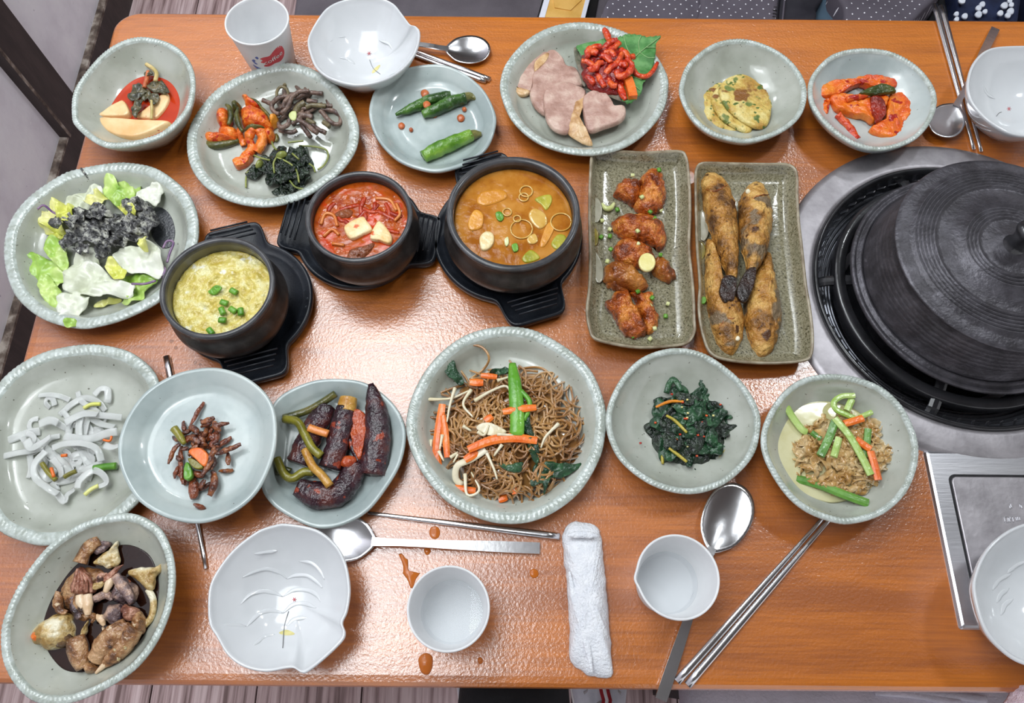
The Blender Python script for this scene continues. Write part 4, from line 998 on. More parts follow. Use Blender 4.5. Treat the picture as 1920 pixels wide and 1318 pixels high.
GG = 'dark greens on the three-side plate'
for i in range(26):
    t = i / 26
    x = 1100 + 330 * math.cos(i * 2.4) * math.sqrt(t); y = 900 + 250 * math.sin(i * 2.4) * math.sqrt(t) + (x - 1100) * 0.0
    if i > 20: x, y = 1060 + (i - 21) * 60, 1170 + (i % 2) * 30
    if i == 20: x, y = 740, 960
    r = rf.uniform(85, 130)
    pts = [(x + r * rf.uniform(0.6, 1.15) * math.cos(a_ * 0.785), y + r * rf.uniform(0.5, 1.0) * math.sin(a_ * 0.785)) for a_ in range(8)]
    B('wilted_leaf', 'dark wilted leaf in the green heap beside the orange kimchi', 'leaf', z2, pts, 0.85 + (1 - t) * 1.3 if i <= 20 else 0.85, 0.14, M_dgreen, 'leaf', crumple=0.55, freq=1.7, rings=6, n=32, group=GG)
for f in ([(990,780),(1140,850),(1230,940),(1260,1080)], [(970,970),(960,860),(990,790)], [(1150,1060),(1230,1140),(1400,1160),(1540,1120)], [(1260,650),(1450,660),(1580,700),(1600,790),(1550,880),(1480,930)], [(1130,610),(1220,600),(1310,590)], [(630,980),(700,930),(770,890)], [(650,970),(635,1050),(635,1140)], [(730,760),(800,790),(920,820)], [(940,600),(960,660),(1000,700)], [(1380,860),(1430,900),(1450,960)], [(1180,740),(1260,810)]):
    T('green_sprig', 'thin green stem across the dark wilted leaves', 'stalk', z2, f, 2.35 if f[0][0] > 700 and f[0] != (1260,650) else 1.1, 0.11, M_gstem, n=6, group='thin stems on the dark greens')
B('green_pod', 'plump light green stem node on the dark greens', 'stalk', z2, [(980,760),(1020,715),(1100,705),(1110,750),(1040,785)], 2.2, 0.6, M_gstem, 'dome', n=24)
B('green_pod', 'light green stem node at the left of the dark greens', 'stalk', z2, [(740,870),(790,800),(840,830),(810,880),(760,900)], 1.5, 0.6, M_gstem, 'dome', n=24)

# --- peppers
def pepper(label, path, r, tp, mat, cap=None, z=1.35):
    o = T('chilli_pepper', label, 'pepper', c3_, path, z, r, mat, taper=tp, n=16, bumpy=0.09, num=26)
    if cap: T('stem_cap', None, None, c3_, cap[0], z, cap[1], M_cal, taper=[1, 0.8, 0.35], parent=o, n=10)
pepper('dark green chilli pepper lying behind another on the small plate', [(245,860),(380,805),(520,745),(660,715)], 0.66, [0.25,0.7,0.95,1,1,0.8], M_pep, z=1.3)
pepper('dark green chilli pepper with a frayed stem end', [(450,860),(560,815),(680,760),(770,735)], 0.74, [0.6,0.95,1,1,0.9], M_pep, ([(750,738),(800,722),(858,740)], 0.62), z=1.4)
pepper('bright green chilli pepper lying alone at the plate edge', [(455,1175),(560,1120),(700,1060),(815,1012)], 0.86, [0.8,1,1,1,0.9,0.8], M_pep2, ([(805,1018),(845,1006),(890,1003)], 0.66), z=1.5)
for (x, y, r), lb in zip(((465, 695, 32), (290, 938, 26), (735, 880, 30), (362, 968, 16), (762, 815, 18), (480, 780, 30), (540, 860, 18)), ('square orange bit at the back of the pepper plate', 'round orange bit at the left of the pepper plate', 'upright orange bit right of the peppers', 'tiny orange bit below the round one', 'orange bit under the frayed pepper stem', 'orange paste between the two dark peppers', 'orange paste on the dark pepper tip')):
    B('sauce_bit', lb, 'sauce bit', c3_, [(x - r, y - r * 0.4), (x, y - r), (x + r, y - r * 0.3), (x + r * 0.6, y + r * 0.8), (x - r * 0.6, y + r * 0.8)], 0.8 if y != 780 else 1.7, 0.35, M_bit, 'dome', n=16, rings=4)

# --- pork plate
def slice_(label, pts, z, th=0.5, **k):
    return B('pork_slice', label, 'pork', c4, pts, z, th, M_pork, 'slab', rough=0.05, rings=9, n=60, **k)
s1 = slice_('boiled pork slice at the left end of the fan', [(150,590),(190,480),(270,420),(350,410),(430,390),(450,460),(400,520),(330,560),(300,690),(230,720),(170,660)], 0.8, 0.55)
B('fat_edge', None, None, c4, [(155,600),(175,650),(300,690),(230,722),(175,680)], 1.0, 0.42, M_pfat, parent=s1, n=24)
s2 = slice_('boiled pork slice second from left, notched at the top', [(310,590),(330,530),(400,450),(420,385),(480,372),(540,430),(570,490),(640,510),(690,600),(680,650),(560,640),(480,660),(440,740),(420,860),(380,850),(320,790),(290,700),(310,650)], 1.15, 0.5)
B('fat_edge', None, None, c4, [(330,470),(400,410),(440,400),(420,460),(360,520),(330,540)], 1.3, 0.42, M_pfat, parent=s2, n=24)
s3 = slice_('boiled pork slice third from left, broad and flat', [(400,700),(470,630),(560,610),(650,640),(715,680),(690,760),(620,850),(590,990),(500,990),(430,930),(400,830)], 1.6, 0.5)
s4 = slice_('boiled pork slice at the right end, thickest with a tan rind', [(690,740),(760,680),(850,690),(910,760),(930,800),(1005,800),(1010,870),(960,920),(850,960),(740,990),(700,900)], 1.9, 0.65)
B('rind', None, None, c4, [(570,950),(600,830),(640,730),(720,690),(700,770),(670,850),(700,960),(720,1030),(760,1060),(755,1085),(680,1060),(600,1010)], 1.7, 0.7, M_pfat, 'dome', parent=s4, n=50, rough=0.15)

def toothed(cr, pts, z, teeth, amp, n=160):
    Q = outline(cv(cr, pts), z, n); c = sum(Q, Vector()) / n
    return [Vector((c.x + (q.x - c.x) * (1 + amp * ((i * teeth / n) % 1 - 0.5)), c.y + (q.y - c.y) * (1 + amp * ((i * teeth / n) % 1 - 0.5)), 0)) for i, q in enumerate(Q)]
Q = toothed(z4, [(800,260),(900,215),(990,190),(1100,200),(1180,210),(1300,240),(1480,230),(1410,330),(1400,420),(1390,520),(1350,700),(1290,850),(1200,960),(1180,1080),(1090,1210),(960,1275),(860,1180),(800,900),(780,600),(780,400)], 2.8, 44, 0.05)
V, Fc = blob_geo(Q, 2.78, 0.05, 'leaf', 0.16, 0.6, 10, 3.0)
perilla = mk('perilla_leaf', V, Fc, M_peri); tag(perilla, 'large serrated green perilla leaf over the pork plate rim', 'leaf')
for f in ([(1470,235),(1150,480),(1000,640)], [(1150,480),(1130,330),(1170,220)], [(1080,570),(960,430),(900,230)], [(1250,400),(1400,400)], [(1150,480),(1280,560),(1390,560)], [(1050,850),(1180,900)], [(1080,1000),(1150,1060)]):
    T('vein', None, None, z4, f, 2.92, 0.05, M_pvein, n=5, parent=perilla)
Q = toothed(z4, [(165,410),(250,360),(380,325),(500,305),(640,285),(680,420),(560,600),(300,560)], 2.2, 26, 0.06)
V, Fc = blob_geo(Q, 2.2, 0.05, 'leaf', 0.16, 0.6, 8, 5.0)
tag(mk('perilla_leaf', V, Fc, M_peri), 'serrated green perilla leaf edge left of the red radish', 'leaf')
B('folded_leaf_edge', 'grey folded leaf underside left of the red radish heap', 'leaf', z4, [(130,420),(190,430),(260,620),(310,990),(270,1000),(230,850),(160,600)], 1.9, 0.06, M_perib, 'leaf', crumple=0.2, n=36)
B('folded_leaf_edge', 'grey-green folded leaf underside in front of the red radish heap', 'leaf', z4, [(320,1040),(500,1060),(790,1110),(960,1262),(800,1220),(550,1130),(350,1070)], 2.2, 0.06, M_perib, 'leaf', crumple=0.2, n=36)
rs_ = B('radish_sauce', 'dark red sauce heap under the seasoned radish strips', 'sauce', z4, [(260,480),(450,390),(750,270),(850,340),(990,550),(1040,750),(980,930),(860,1060),(650,1080),(400,980),(290,850),(245,620)], 2.3, 1.5, M_reds, 'dome', rough=0.3, rings=10); tag(rs_, kind='stuff')
for i, f in enumerate(([(595,120),(650,220),(690,300)], [(250,600),(350,630),(430,690)], [(340,570),(370,450),(440,400),(560,385)], [(560,430),(680,340),(800,290)], [(640,500),(750,400),(840,330)], [(470,760),(500,660),(580,630)], [(480,800),(540,900),(600,1010)], [(620,800),(700,720),(820,620),(880,490)], [(960,570),(1030,680),(960,800),(840,850),(780,770)], [(310,850),(390,900),(450,960)], [(900,870),(850,1000),(890,1130),(930,1220)], [(700,640),(640,560),(540,530)], [(850,430),(930,500),(980,580)], [(990,560),(1070,545)], [(300,480),(420,470),(500,500)], [(540,560),(500,700),(520,840)], [(760,560),(700,480),(600,470)], [(350,760),(440,720),(520,640)], [(650,880),(720,980),(800,1000)], [(840,700),(900,640),(930,720)])):
    T('radish_strip', 'red seasoned radish strip in the glossy heap on perilla', 'radish', z4, f, [3.3 + 0.35 * ((i * 7) % 3)] * len(f) if i not in (0, 10, 13) else [2.9] * len(f), 0.4, M_redr, 0.36, n=10, bumpy=0.13, taper=[0.7, 1, 1, 0.8], group='red radish strips')
T('radish_strip', 'curved orange-red radish strip lying out on the perilla leaf', 'radish', z4, [(1050,740),(1120,830),(1250,850),(1350,770),(1425,640)], 3.1, 0.3, M_redr, 0.3, taper=[1, 1, 1, 0.7])
T('carrot_strip', 'square-cut orange strip at the near end of the radish heap', 'carrot', z4, [(960,890),(1010,1030),(1045,1180)], 3.2, 0.5, M_carr, 0.35, n=4, square=True)

# --- pancakes
for pts, z, lb in (([(255,720),(320,640),(420,615),(520,660),(620,800),(650,950),(560,990),(430,970),(320,900),(270,820)], 0.95, 'green-flecked pancake lowest on the left of its bowl'), ([(640,620),(760,640),(850,700),(900,790),(880,880),(800,955),(700,940),(620,800)], 1.0, 'green-flecked pancake peeking out on the right'), ([(375,740),(430,640),(520,600),(620,650),(690,800),(685,960),(640,995),(540,950),(430,870)], 1.45, 'pale pancake directly under the browned top one'), ([(430,680),(470,600),(560,560),(640,560),(720,610),(790,700),(825,800),(810,910),(760,960),(680,950),(570,880),(480,800)], 1.95, 'browned round pancake on top of the pile')):
    B('vegetable_pancake', lb, 'pancake', c5, pts, z, 0.42, M_panc, rings=10, n=64, rough=0.08, crumple=0.10, freq=0.5)

# --- mushroom bowl
for lb, pts, z, th, mt in (('long orange mushroom slice at the back left of its bowl', [(215,640),(300,620),(450,605),(600,595),(480,655),(380,705),(300,725),(230,725)], 1.4, 0.8, M_mush), ('orange mushroom slice at the back right of its bowl', [(480,600),(560,575),(700,580),(780,600),(805,650),(700,680),(560,650)], 1.3, 0.9, M_mush), ('broad orange mushroom slice in the middle of its bowl', [(290,730),(420,720),(520,750),(620,730),(700,700),(740,760),(690,850),(640,920),(540,880),(420,850),(340,820)], 1.0, 1.0, M_mush), ('small orange mushroom stub at the left of its bowl', [(235,740),(295,745),(280,860),(240,865)], 1.0, 0.7, M_mush), ('tall orange mushroom slab standing at the right of its bowl', [(745,720),(800,695),(870,690),(920,760),(910,850),(870,920),(840,1000),(790,1045),(700,1035),(610,985),(615,955),(690,940),(720,860)], 1.1, 0.8, M_mush), ('dark red mushroom fold between the orange slices', [(600,740),(690,740),(730,830),(690,900),(640,900)], 1.8, 0.5, M_mushd), ('dark green pepper piece on the mushroom slices', [(520,700),(620,655),(700,630),(800,685),(700,700),(600,712)], 2.2, 0.5, M_gpep), ('small yellow-green piece under the mushroom slab', [(780,1045),(850,1000),(895,1010),(870,1050),(800,1065)], 0.9, 0.6, M_yor)):
    B('mushroom_slice' if 'mushroom s' in lb or 'fold' in lb else 'vegetable_piece', lb, 'mushroom' if 'mushroom s' in lb or 'fold' in lb else 'vegetable', c6, pts, z, th, mt, rough=0.14, rings=8, crumple=0.15, freq=0.7)
T('mushroom_strip', 'curled orange mushroom strip across the middle of its bowl', 'mushroom', c6, [(430,745),(540,720),(620,700),(700,690)], 2.2, 0.35, M_mush, 0.3, bumpy=0.1)
T('mushroom_strip', 'red frayed mushroom strip pointing toward the grill', 'mushroom', c6, [(360,860),(430,930),(480,1010),(515,1050)], [1.4,1.3,1.1,1.1], 0.5, M_redr, 0.4, bumpy=0.16)

# --- salad
SAL = [
 ('green lettuce leaf at the left of the salad', [(80,740),(150,680),(230,690),(300,730),(400,760),(470,830),(420,950),(300,960),(250,1000),(300,1045),(210,1045),(170,940),(130,840)], 1.2, M_let),
 ('folded green lettuce strip low on the left of the salad', [(255,900),(310,830),(380,900),(430,980),(400,1090),(340,1070),(300,1000)], 1.9, M_let),
 ('light green lettuce leaf in the middle left of the salad', [(310,620),(360,570),(440,620),(470,720),(470,830),(400,780),(320,690)], 1.8, M_let),
 ('yellow lettuce leaf at the upper left of the salad', [(220,330),(250,290),(330,310),(440,330),(550,390),(500,460),(440,490),(460,570),(380,540),(280,490),(230,400)], 1.6, M_lety),
 ('yellow-green lettuce rib under the yellow leaf', [(270,440),(360,500),(440,550),(470,600),(400,590),(300,540)], 1.2, M_lety),
 ('upright green lettuce leaf at the top of the salad', [(720,260),(740,150),(800,140),(850,230),(940,230),(950,300),(900,390),(830,370),(760,310)], 2.0, M_let),
 ('pale green lettuce leaf behind the white rib at the top', [(830,210),(930,205),(1000,230),(960,330),(900,400),(850,350)], 1.4, M_let),
 ('white lettuce rib at the upper right of the salad', [(920,390),(980,270),(1050,210),(1140,220),(1150,280),(1100,360),(1040,340),(960,390)], 2.0, M_letw),
 ('white crumpled lettuce at the top left of the salad', [(440,370),(480,300),(560,290),(640,220),(720,230),(700,320),(600,380),(500,390)], 1.8, M_letw),
 ('broad white lettuce leaf at the right of the salad', [(800,690),(900,660),(1060,620),(1140,680),(1155,770),(1130,880),(1040,850),(900,830),(830,760)], 2.0, M_letw),
 ('white lettuce leaf in the lower middle of the salad', [(440,920),(480,800),(580,750),(700,780),(800,880),(930,900),(935,980),(840,1010),(700,1000),(560,990),(460,960)], 2.2, M_letw),
 ('pale lettuce leaf hanging toward the near plate rim', [(375,1140),(390,1040),(440,980),(540,970),(640,1010),(600,1080),(520,1165),(430,1160)], 2.0, M_letw),
 ('green lettuce leaf at the lower right of the salad', [(850,890),(940,840),(1050,860),(1120,890),(1040,960),(1010,1030),(900,1060),(870,1050),(950,980)], 1.3, M_let),
 ('flat pale lettuce scrap near the lower plate rim', [(660,1050),(740,1020),(860,1020),(760,1060),(680,1085)], 1.1, M_lety),
 ('tiny yellow-green lettuce scrap on the near plate rim', [(470,1170),(530,1160),(540,1200),(480,1230)], 2.75, M_let),
 ('yellow-white lettuce heart in the middle of the salad', [(740,760),(800,720),(850,790),(900,830),(830,890),(760,830)], 2.4, M_lety),
 ('pale ragged lettuce piece below the dressing', [(560,700),(640,640),(700,720),(690,780),(580,780),(490,830),(500,750)], 2.3, M_letw)]
for lb, pts, z, mt in SAL:
    B('lettuce_leaf', lb, 'lettuce', c7, pts, z, 0.08, mt, 'leaf', crumple=0.75, freq=0.75, rings=10, n=64)
dr = B('salad_dressing', 'black and grey sesame dressing poured over the lettuce', 'dressing', c7, [(470,480),(560,420),(680,400),(760,420),(880,400),(950,340),(1040,335),(1110,450),(1090,540),(1000,590),(900,610),(850,660),(780,640),(730,740),(690,740),(680,640),(580,620),(440,660),(420,600),(490,540)], 2.55, 0.12, M_dress, 'leaf', crumple=0.9, freq=1.3, rings=18, n=110); tag(dr, kind='stuff')
dr = B('dressing_pool', 'dark grey dressing pooled on the plate beside the lettuce', 'dressing', c7, [(1080,380),(1170,380),(1220,450),(1240,550),(1210,650),(1130,650),(1060,540)], 0.72, 0.12, M_pool, 'slab', n=40); tag(dr, kind='stuff')
for i in range(14):
    x = 760 + rf.gauss(0, 170); y = 510 + rf.gauss(0, 90); r = rf.uniform(50, 95)
    pts = [(x + r * rf.uniform(0.5, 1.2) * math.cos(a_ * 0.785), y + r * rf.uniform(0.4, 0.9) * math.sin(a_ * 0.785)) for a_ in range(8)]
    B('coated_lettuce', 'lettuce scrap coated in black sesame dressing at the salad centre', 'lettuce', c7, pts, 2.9 + rf.random() * 0.4, 0.08, M_dress if i % 4 else M_lety, 'leaf', crumple=0.8, freq=1.3, rings=7, n=36, group='dressing-coated lettuce scraps')
for i in range(12):
    p = (152 + i * 2.2 * 1.0, 316 + i * 3.0)
    blob('dressing_dribble', [(p[0] - 2.6, p[1]), (p[0], p[1] - 2.6), (p[0] + 2.6, p[1]), (p[0], p[1] + 2.6)], 2.72 if i < 4 else 2.72 - (i - 3) * 0.18, 0.1, M_dress, 'dome', n=10, rings=3, parent=dr)
for lb, f, z in (('looped purple cabbage shred at the right of the salad', [(1150,660),(1180,610),(1225,620),(1200,690),(1180,760)], 1.9), ('purple cabbage shred at the lower right of the salad', [(930,912),(1020,912),(1100,890)], 2.4), ('purple cabbage shred on the yellow lettuce', [(265,385),(310,358),(380,410),(470,438)], 2.6), ('purple cabbage shred against the egg pot', [(1140,780),(1165,810),(1145,870)], 1.7)):
    T('cabbage_shred', lb, 'cabbage', c7, f, z, 0.13, M_purp, n=6)

# --- stews
def surface(name, label, c, r, z, mat, amp, freq, cat='broth', seed=1.0):
    rs = []
    for k in range(34):
        rr = r * (1 - k / 33.5)
        rs.append([(c[0] + rr * math.cos(a_ * math.pi / 36), c[1] + rr * math.sin(a_ * math.pi / 36), z + amp * (noise.noise(Vector((rr * math.cos(a_ * math.pi / 36) * freq + seed, rr * math.sin(a_ * math.pi / 36) * freq, seed))) + 0.5 * noise.noise(Vector((rr * math.cos(a_ * math.pi / 36) * freq * 2.3 + seed, rr * math.sin(a_ * math.pi / 36) * freq * 2.3, 2)))) * (1 if k else 0.2)) for a_ in range(72)])
    low = [(v[0], v[1], z - 0.8) for v in rs[0]]
    V, Fc = rings_mesh([low] + rs)
    return tag(mk(name, V, Fc, mat), label, cat, None, 'stuff')
surface('steamed_egg', 'fluffy yellow steamed egg filling the left stone pot', (-28.3, 33.8), 5.48 * 0.895, 6.25, M_egg, 0.36, 1.5, 'egg', 3.0)
for (x, y, a_), lb in zip(((430, 820, 0.3), (418, 868, 1.2), (480, 862, 0.6), (525, 872, 1.5), (420, 920, 0.1), (352, 985, 0.9), (485, 755, 0.5)), ('scallion ring at the middle of the steamed egg', 'scallion ring left of the egg middle', 'scallion ring beside the middle of the egg', 'scallion piece at the right on the steamed egg', 'scallion pair low on the steamed egg', 'single scallion ring nearest the egg pot rim', 'dark scallion fleck high on the steamed egg')):
    q = 20
    T('scallion_ring', lb, 'scallion', c8, [(x - q * math.cos(a_), y - q * math.sin(a_)), (x + q * math.cos(a_), y + q * math.sin(a_))], 6.65, 0.3, M_scal, 0.22, n=10)
B('scallion_leaf', 'green leafy scallion curl at the top of the steamed egg', 'scallion', c8, [(340,760),(370,725),(420,735),(400,760),(360,770)], 6.5, 0.2, M_scal, 'leaf', crumple=0.3, freq=2, n=20)

surface('kimchi_stew', 'orange-red kimchi stew broth in the middle stone pot', (-15.4, 41.9), 5.35 * 0.895, 6.8, M_kbr, 0.07, 0.9, seed=6.0)
B('tofu_cube', 'larger square tofu piece in the red kimchi stew', 'tofu', c8, [(1118,402),(1140,368),(1225,328),(1250,350),(1282,402),(1225,435),(1160,458)], 6.7, 0.55, M_tofu)
B('tofu_cube', 'triangular tofu piece at the right in the red kimchi stew', 'tofu', c8, [(1268,452),(1310,360),(1342,368),(1395,440),(1385,487),(1330,470)], 6.7, 0.6, M_tofu)
B('meat_chunk', 'brown meat chunk at the near side of the kimchi stew', 'meat', c8, [(1130,572),(1150,515),(1230,490),(1295,470),(1270,525),(1200,572)], 6.7, 0.5, M_meat, 'dome', rough=0.15)
B('meat_chunk', 'brown meat chunk at the back left of the kimchi stew', 'meat', c8, [(1060,310),(1110,280),(1170,290),(1150,330),(1090,330)], 6.75, 0.4, M_meat, 'dome', rough=0.15)
for i in range(18):
    x = 1290 + rf.gauss(0, 90); y = 290 + rf.gauss(0, 60); a_ = rf.uniform(0, 3.1); l = rf.uniform(25, 60)
    if (x - 1232) ** 2 / 230 ** 2 + (y - 362) ** 2 / 170 ** 2 > 1: continue
    T('kimchi_shred', 'red kimchi shred floating in the middle stone pot', 'kimchi', c8, [(x - l * math.cos(a_), y - l * math.sin(a_)), (x + rf.uniform(-15, 15), y + rf.uniform(-15, 15)), (x + l * math.cos(a_), y + l * math.sin(a_))], [6.72, 6.84, 6.72], 0.24, M_kshr, 0.14, n=6, group='kimchi shreds in the stew')
for f in ([(985,370),(1010,310),(1060,320),(1080,380)], [(1000,440),(1050,400),(1090,430)], [(1420,250),(1440,310),(1410,350)], [(1050,480),(1120,490)], [(1300,220),(1380,230),(1420,290)]):
    T('onion_strand', 'soft orange onion strand floating in the kimchi stew', 'onion', c8, f, 6.9, 0.17, M_onion, n=6, group='onion strands in the stew')

surface('soybean_stew', 'brown soybean stew broth in the largest stone pot', (0.0, 42.5), 6.7 * 0.895, 6.7, M_dbr, 0.04, 0.8, seed=9.0)
for lb, pts, z, th, mt, nm, ct_ in (
 ('orange-tinted tofu slab at the back of the soybean stew', [(300,330),(340,290),(460,280),(485,330),(380,375),(310,370)], 6.5, 0.45, M_dtof, 'tofu_cube', 'tofu'),
 ('orange-tinted tofu cube at the left of the soybean stew', [(250,470),(290,400),(342,430),(332,510),(260,525)], 6.5, 0.5, M_dtof, 'tofu_cube', 'tofu'),
 ('tofu cube with a bright white face in the soybean stew', [(318,570),(355,532),(402,545),(405,600),(370,642),(328,640)], 6.55, 0.55, M_wtof, 'tofu_cube', 'tofu'),
 ('orange carrot-like slab at the right in the soybean stew', [(680,610),(730,478),(772,500),(745,570),(705,630)], 6.5, 0.42, M_dtof, 'vegetable_piece', 'vegetable'),
 ('zucchini quarter at the back right of the soybean stew', [(650,335),(740,308),(757,350),(722,405),(690,372)], 6.5, 0.45, M_zuc, 'zucchini_slice', 'zucchini'),
 ('zucchini piece at the right wall of the soybean stew', [(748,605),(790,548),(842,560),(832,622),(780,642)], 6.5, 0.42, M_zuc, 'zucchini_slice', 'zucchini'),
 ('zucchini piece at the near side of the soybean stew', [(572,695),(620,642),(662,660),(682,695),(605,722)], 6.5, 0.45, M_zuc, 'zucchini_slice', 'zucchini'),
 ('dark green zucchini piece at the left wall of the soybean stew', [(225,530),(290,528),(302,580),(250,602)], 6.45, 0.35, M_gpep, 'zucchini_slice', 'zucchini'),
 ('translucent onion flap in the middle of the soybean stew', [(615,420),(650,388),(712,420),(728,480),(680,512),(630,470)], 6.68, 0.2, M_lonion, 'onion_piece', 'onion'),
 ('small pale onion flap under the big scallion ring', [(605,570),(650,540),(672,580),(650,602),(615,600)], 6.68, 0.16, M_lonion, 'onion_piece', 'onion'),
 ('bright green scallion leaf in the soybean stew', [(415,415),(445,408),(465,440),(450,465),(425,455)], 6.75, 0.14, M_scal, 'scallion_leaf', 'scallion'),
 ('pale green scallion bit at the near side of the soybean stew', [(512,610),(545,600),(552,640),(525,650)], 6.72, 0.2, M_scal, 'scallion_leaf', 'scallion'),
 ('yellow-green scallion bit left of the near zucchini', [(468,580),(490,560),(495,600),(478,618)], 6.72, 0.18, M_scalw, 'scallion_leaf', 'scallion')):
    B(nm, lb, ct_, d1, pts, z - (0.12 if th > 0.3 else 0.0), th, mt, rings=7, n=32, rough=0.03)
for (x, y, r), lb in zip(((585, 320, 28), (600, 285, 38), (572, 512, 66), (485, 410, 26), (810, 470, 62), (545, 450, 22)), ('small onion ring at the back of the soybean stew', 'faint wider onion ring at the back of the soybean stew', 'large scallion ring in the middle of the soybean stew', 'small onion ring beside the bright scallion leaf', 'wide thin onion ring at the right of the soybean stew', 'tiny onion ring above the large scallion ring')):
    pts = [(x + r * math.cos(a_ * 0.5236), y + r * 0.85 * math.sin(a_ * 0.5236)) for a_ in range(13)]
    T('onion_ring', lb, 'onion', d1, pts, 6.80, 0.08, M_lonion, 0.06, n=6, num=40)

# --- chicken wings
def wing(label, lobes):
    p = P(*cv(d2, [lobes[0][0][0]])[0], 0.7)
    e = empty('chicken_wing', (p.x, p.y, 0.68)); tag(e, label, 'chicken wing')
    for pts, z, th, mt in lobes:
        blob('wing_section', cv(d2, pts), z, th, mt, 'dome', parent=e, rough=0.34, rings=16, n=90)
wing('glazed chicken wing furthest back on the olive tray', [([(220,260),(270,200),(340,185),(385,210),(365,300),(330,345),(280,310),(230,290)], 0.68, 1.6, M_wing), ([(380,170),(430,128),(490,150),(520,210),(525,290),(490,370),(420,385),(335,345),(370,270)], 0.7, 1.9, M_wing)])
wing('smooth glazed chicken wing second from the back', [([(205,430),(260,400),(360,390),(450,400),(510,450),(525,550),(490,595),(430,560),(330,540),(260,520),(215,470)], 0.68, 1.9, M_wing)])
wing('glazed chicken wing in the middle under the garlic slice', [([(215,600),(250,540),(330,540),(430,580),(455,650),(400,700),(300,690),(220,640)], 0.7, 1.8, M_wing), ([(430,680),(480,640),(560,700),(582,750),(540,780),(470,750)], 0.68, 1.4, M_wingd)])
wing('darker ribbed chicken wing left of the garlic slice', [([(165,690),(220,660),(320,690),(415,770),(410,820),(330,830),(230,790),(170,770)], 0.9, 1.9, M_wingd), ([(165,740),(240,800),(310,840),(240,840),(165,800)], 0.68, 0.9, M_wingd)])
wing('bright glazed chicken wing nearest on the olive tray', [([(175,900),(270,820),(320,870),(370,960),(415,1070),(380,1095),(290,1090),(230,1000)], 0.68, 1.8, M_wing), ([(315,850),(370,835),(440,850),(450,930),(480,990),(470,1050),(420,1080),(380,990),(345,910)], 0.68, 1.4, M_wing)])
B('garlic_slice', 'round pale garlic slice on top of the middle wing', 'garlic', d2, [(408 + 50 * math.cos(a_), 680 + 54 * math.sin(a_)) for a_ in [k * 0.785 for k in range(8)]], 2.5, 0.3, M_garl, rings=6, n=30)
for i, (x, y, on) in enumerate(((325,180,1),(478,150,1),(378,305,1),(427,390,1),(487,380,0),(325,415,1),(355,448,1),(450,427,1),(355,500,1),(145,535,0),(195,490,0),(195,530,0),(150,440,0),(238,378,0),(355,575,1),(200,605,1),(180,675,1),(485,637,1),(355,785,1),(355,848,1),(425,930,1),(437,885,1),(528,918,0),(515,990,0),(452,1060,1),(330,1105,0),(425,1120,0))):
    a_ = i * 1.3; q = 10
    T('scallion_bit', 'chopped scallion bit scattered over the glazed wings', 'scallion', d2, [(x - q * math.cos(a_), y - q * math.sin(a_)), (x + q * math.cos(a_), y + q * math.sin(a_))], (1.9 if on else 0.95) + (0.4 if on and y in (305, 500, 575, 448) else 0), 0.24, M_scal if i % 2 else M_scalw, 0.2, n=8, group='scallion bits on the wings')
T('scallion_crescent', 'pale crescent of scallion left of the furthest wing', 'scallion', d2, [(150,340),(170,370),(200,368),(220,340)], 0.95, 0.3, M_scalw, taper=[0.4, 1, 1, 0.6])

# --- fish
def fish(label, body, z, th, tail=None, head=None, eye=None, gill=None, zf=None, tz=None):
    o = B('fried_fish', label, 'fish', d2, body, z, th, M_fish, 'dome', rings=16, n=110, rough=0.2, zfun=zf)
    if tail: B('tail_fin', None, None, d2, tail, tz, 0.35, M_char, parent=o, n=36, rough=0.08)
    if eye: B('eye', None, None, d2, [(eye[0] + 15 * math.cos(k), eye[1] + 15 * math.sin(k)) for k in range(6)], eye[2], 0.25, M_eye, 'dome', parent=o, n=16)
    if gill: T('gill_edge', None, None, d2, gill[0], gill[1], 0.10, M_wingd, 0.1, parent=o, n=6, bumpy=0.1, taper=[0.4, 1, 0.4])
    return o
fish('fried fish with its head down on the left of the olive tray', [(760,520),(750,640),(745,760),(760,900),(790,1030),(830,1130),(905,1200),(960,1120),(978,1020),(970,930),(930,880),(860,800),(830,700),(800,560)], 0.65, 2.0, eye=(930,1115,1.7), gill=([(820,1060),(860,1010),(910,1000)], [1.9, 2.2, 2.3]))
fish('fried fish with its head down on the right of the olive tray', [(1100,600),(1050,700),(1000,800),(985,900),(985,1020),(1020,1130),(1080,1205),(1150,1160),(1185,1060),(1195,980),(1180,860),(1150,720),(1130,620)], 0.65, 2.0, gill=([(1040,1060),(1090,1030),(1150,1060)], [2.0, 2.3, 2.1]))
yt0 = P(*cv(d2, [(830, 300)])[0], 2).y; yt1 = P(*cv(d2, [(880, 800)])[0], 2).y
ramp = lambda x, y, s: 1.4 * min(max((yt0 - y) / (yt0 - yt1), 0), 1)
fish('fried fish with its head up on the left, tail charred', [(770,135),(730,190),(735,290),(745,390),(775,500),(810,620),(850,740),(875,790),(915,790),(930,600),(930,450),(925,330),(890,230),(850,165)], 0.68, 2.0, tail=[(850,760),(920,770),(910,890),(880,900),(855,915),(822,850)], tz=2.5, gill=([(745,260),(800,270),(870,235)], [1.9, 2.4, 2.2]), zf=ramp)
fish('fried fish with its head up on the right, tail charred', [(1050,190),(990,230),(950,310),(942,420),(945,560),(970,680),(980,760),(1030,740),(1090,640),(1120,520),(1138,400),(1125,290),(1090,210)], 0.68, 2.0, tail=[(980,725),(1035,710),(1020,820),(975,910),(935,890),(922,840)], tz=2.4, eye=(990,270,1.8), gill=([(985,330),(1040,300),(1110,290)], [2.2, 2.5, 2.2]), zf=ramp)
B('scallion_bit', 'bright green scallion piece at the left rim of the fish tray', 'scallion', d2, [(708,890),(740,880),(748,905),(735,922),(710,918)], 1.0, 0.4, M_scal, n=16)

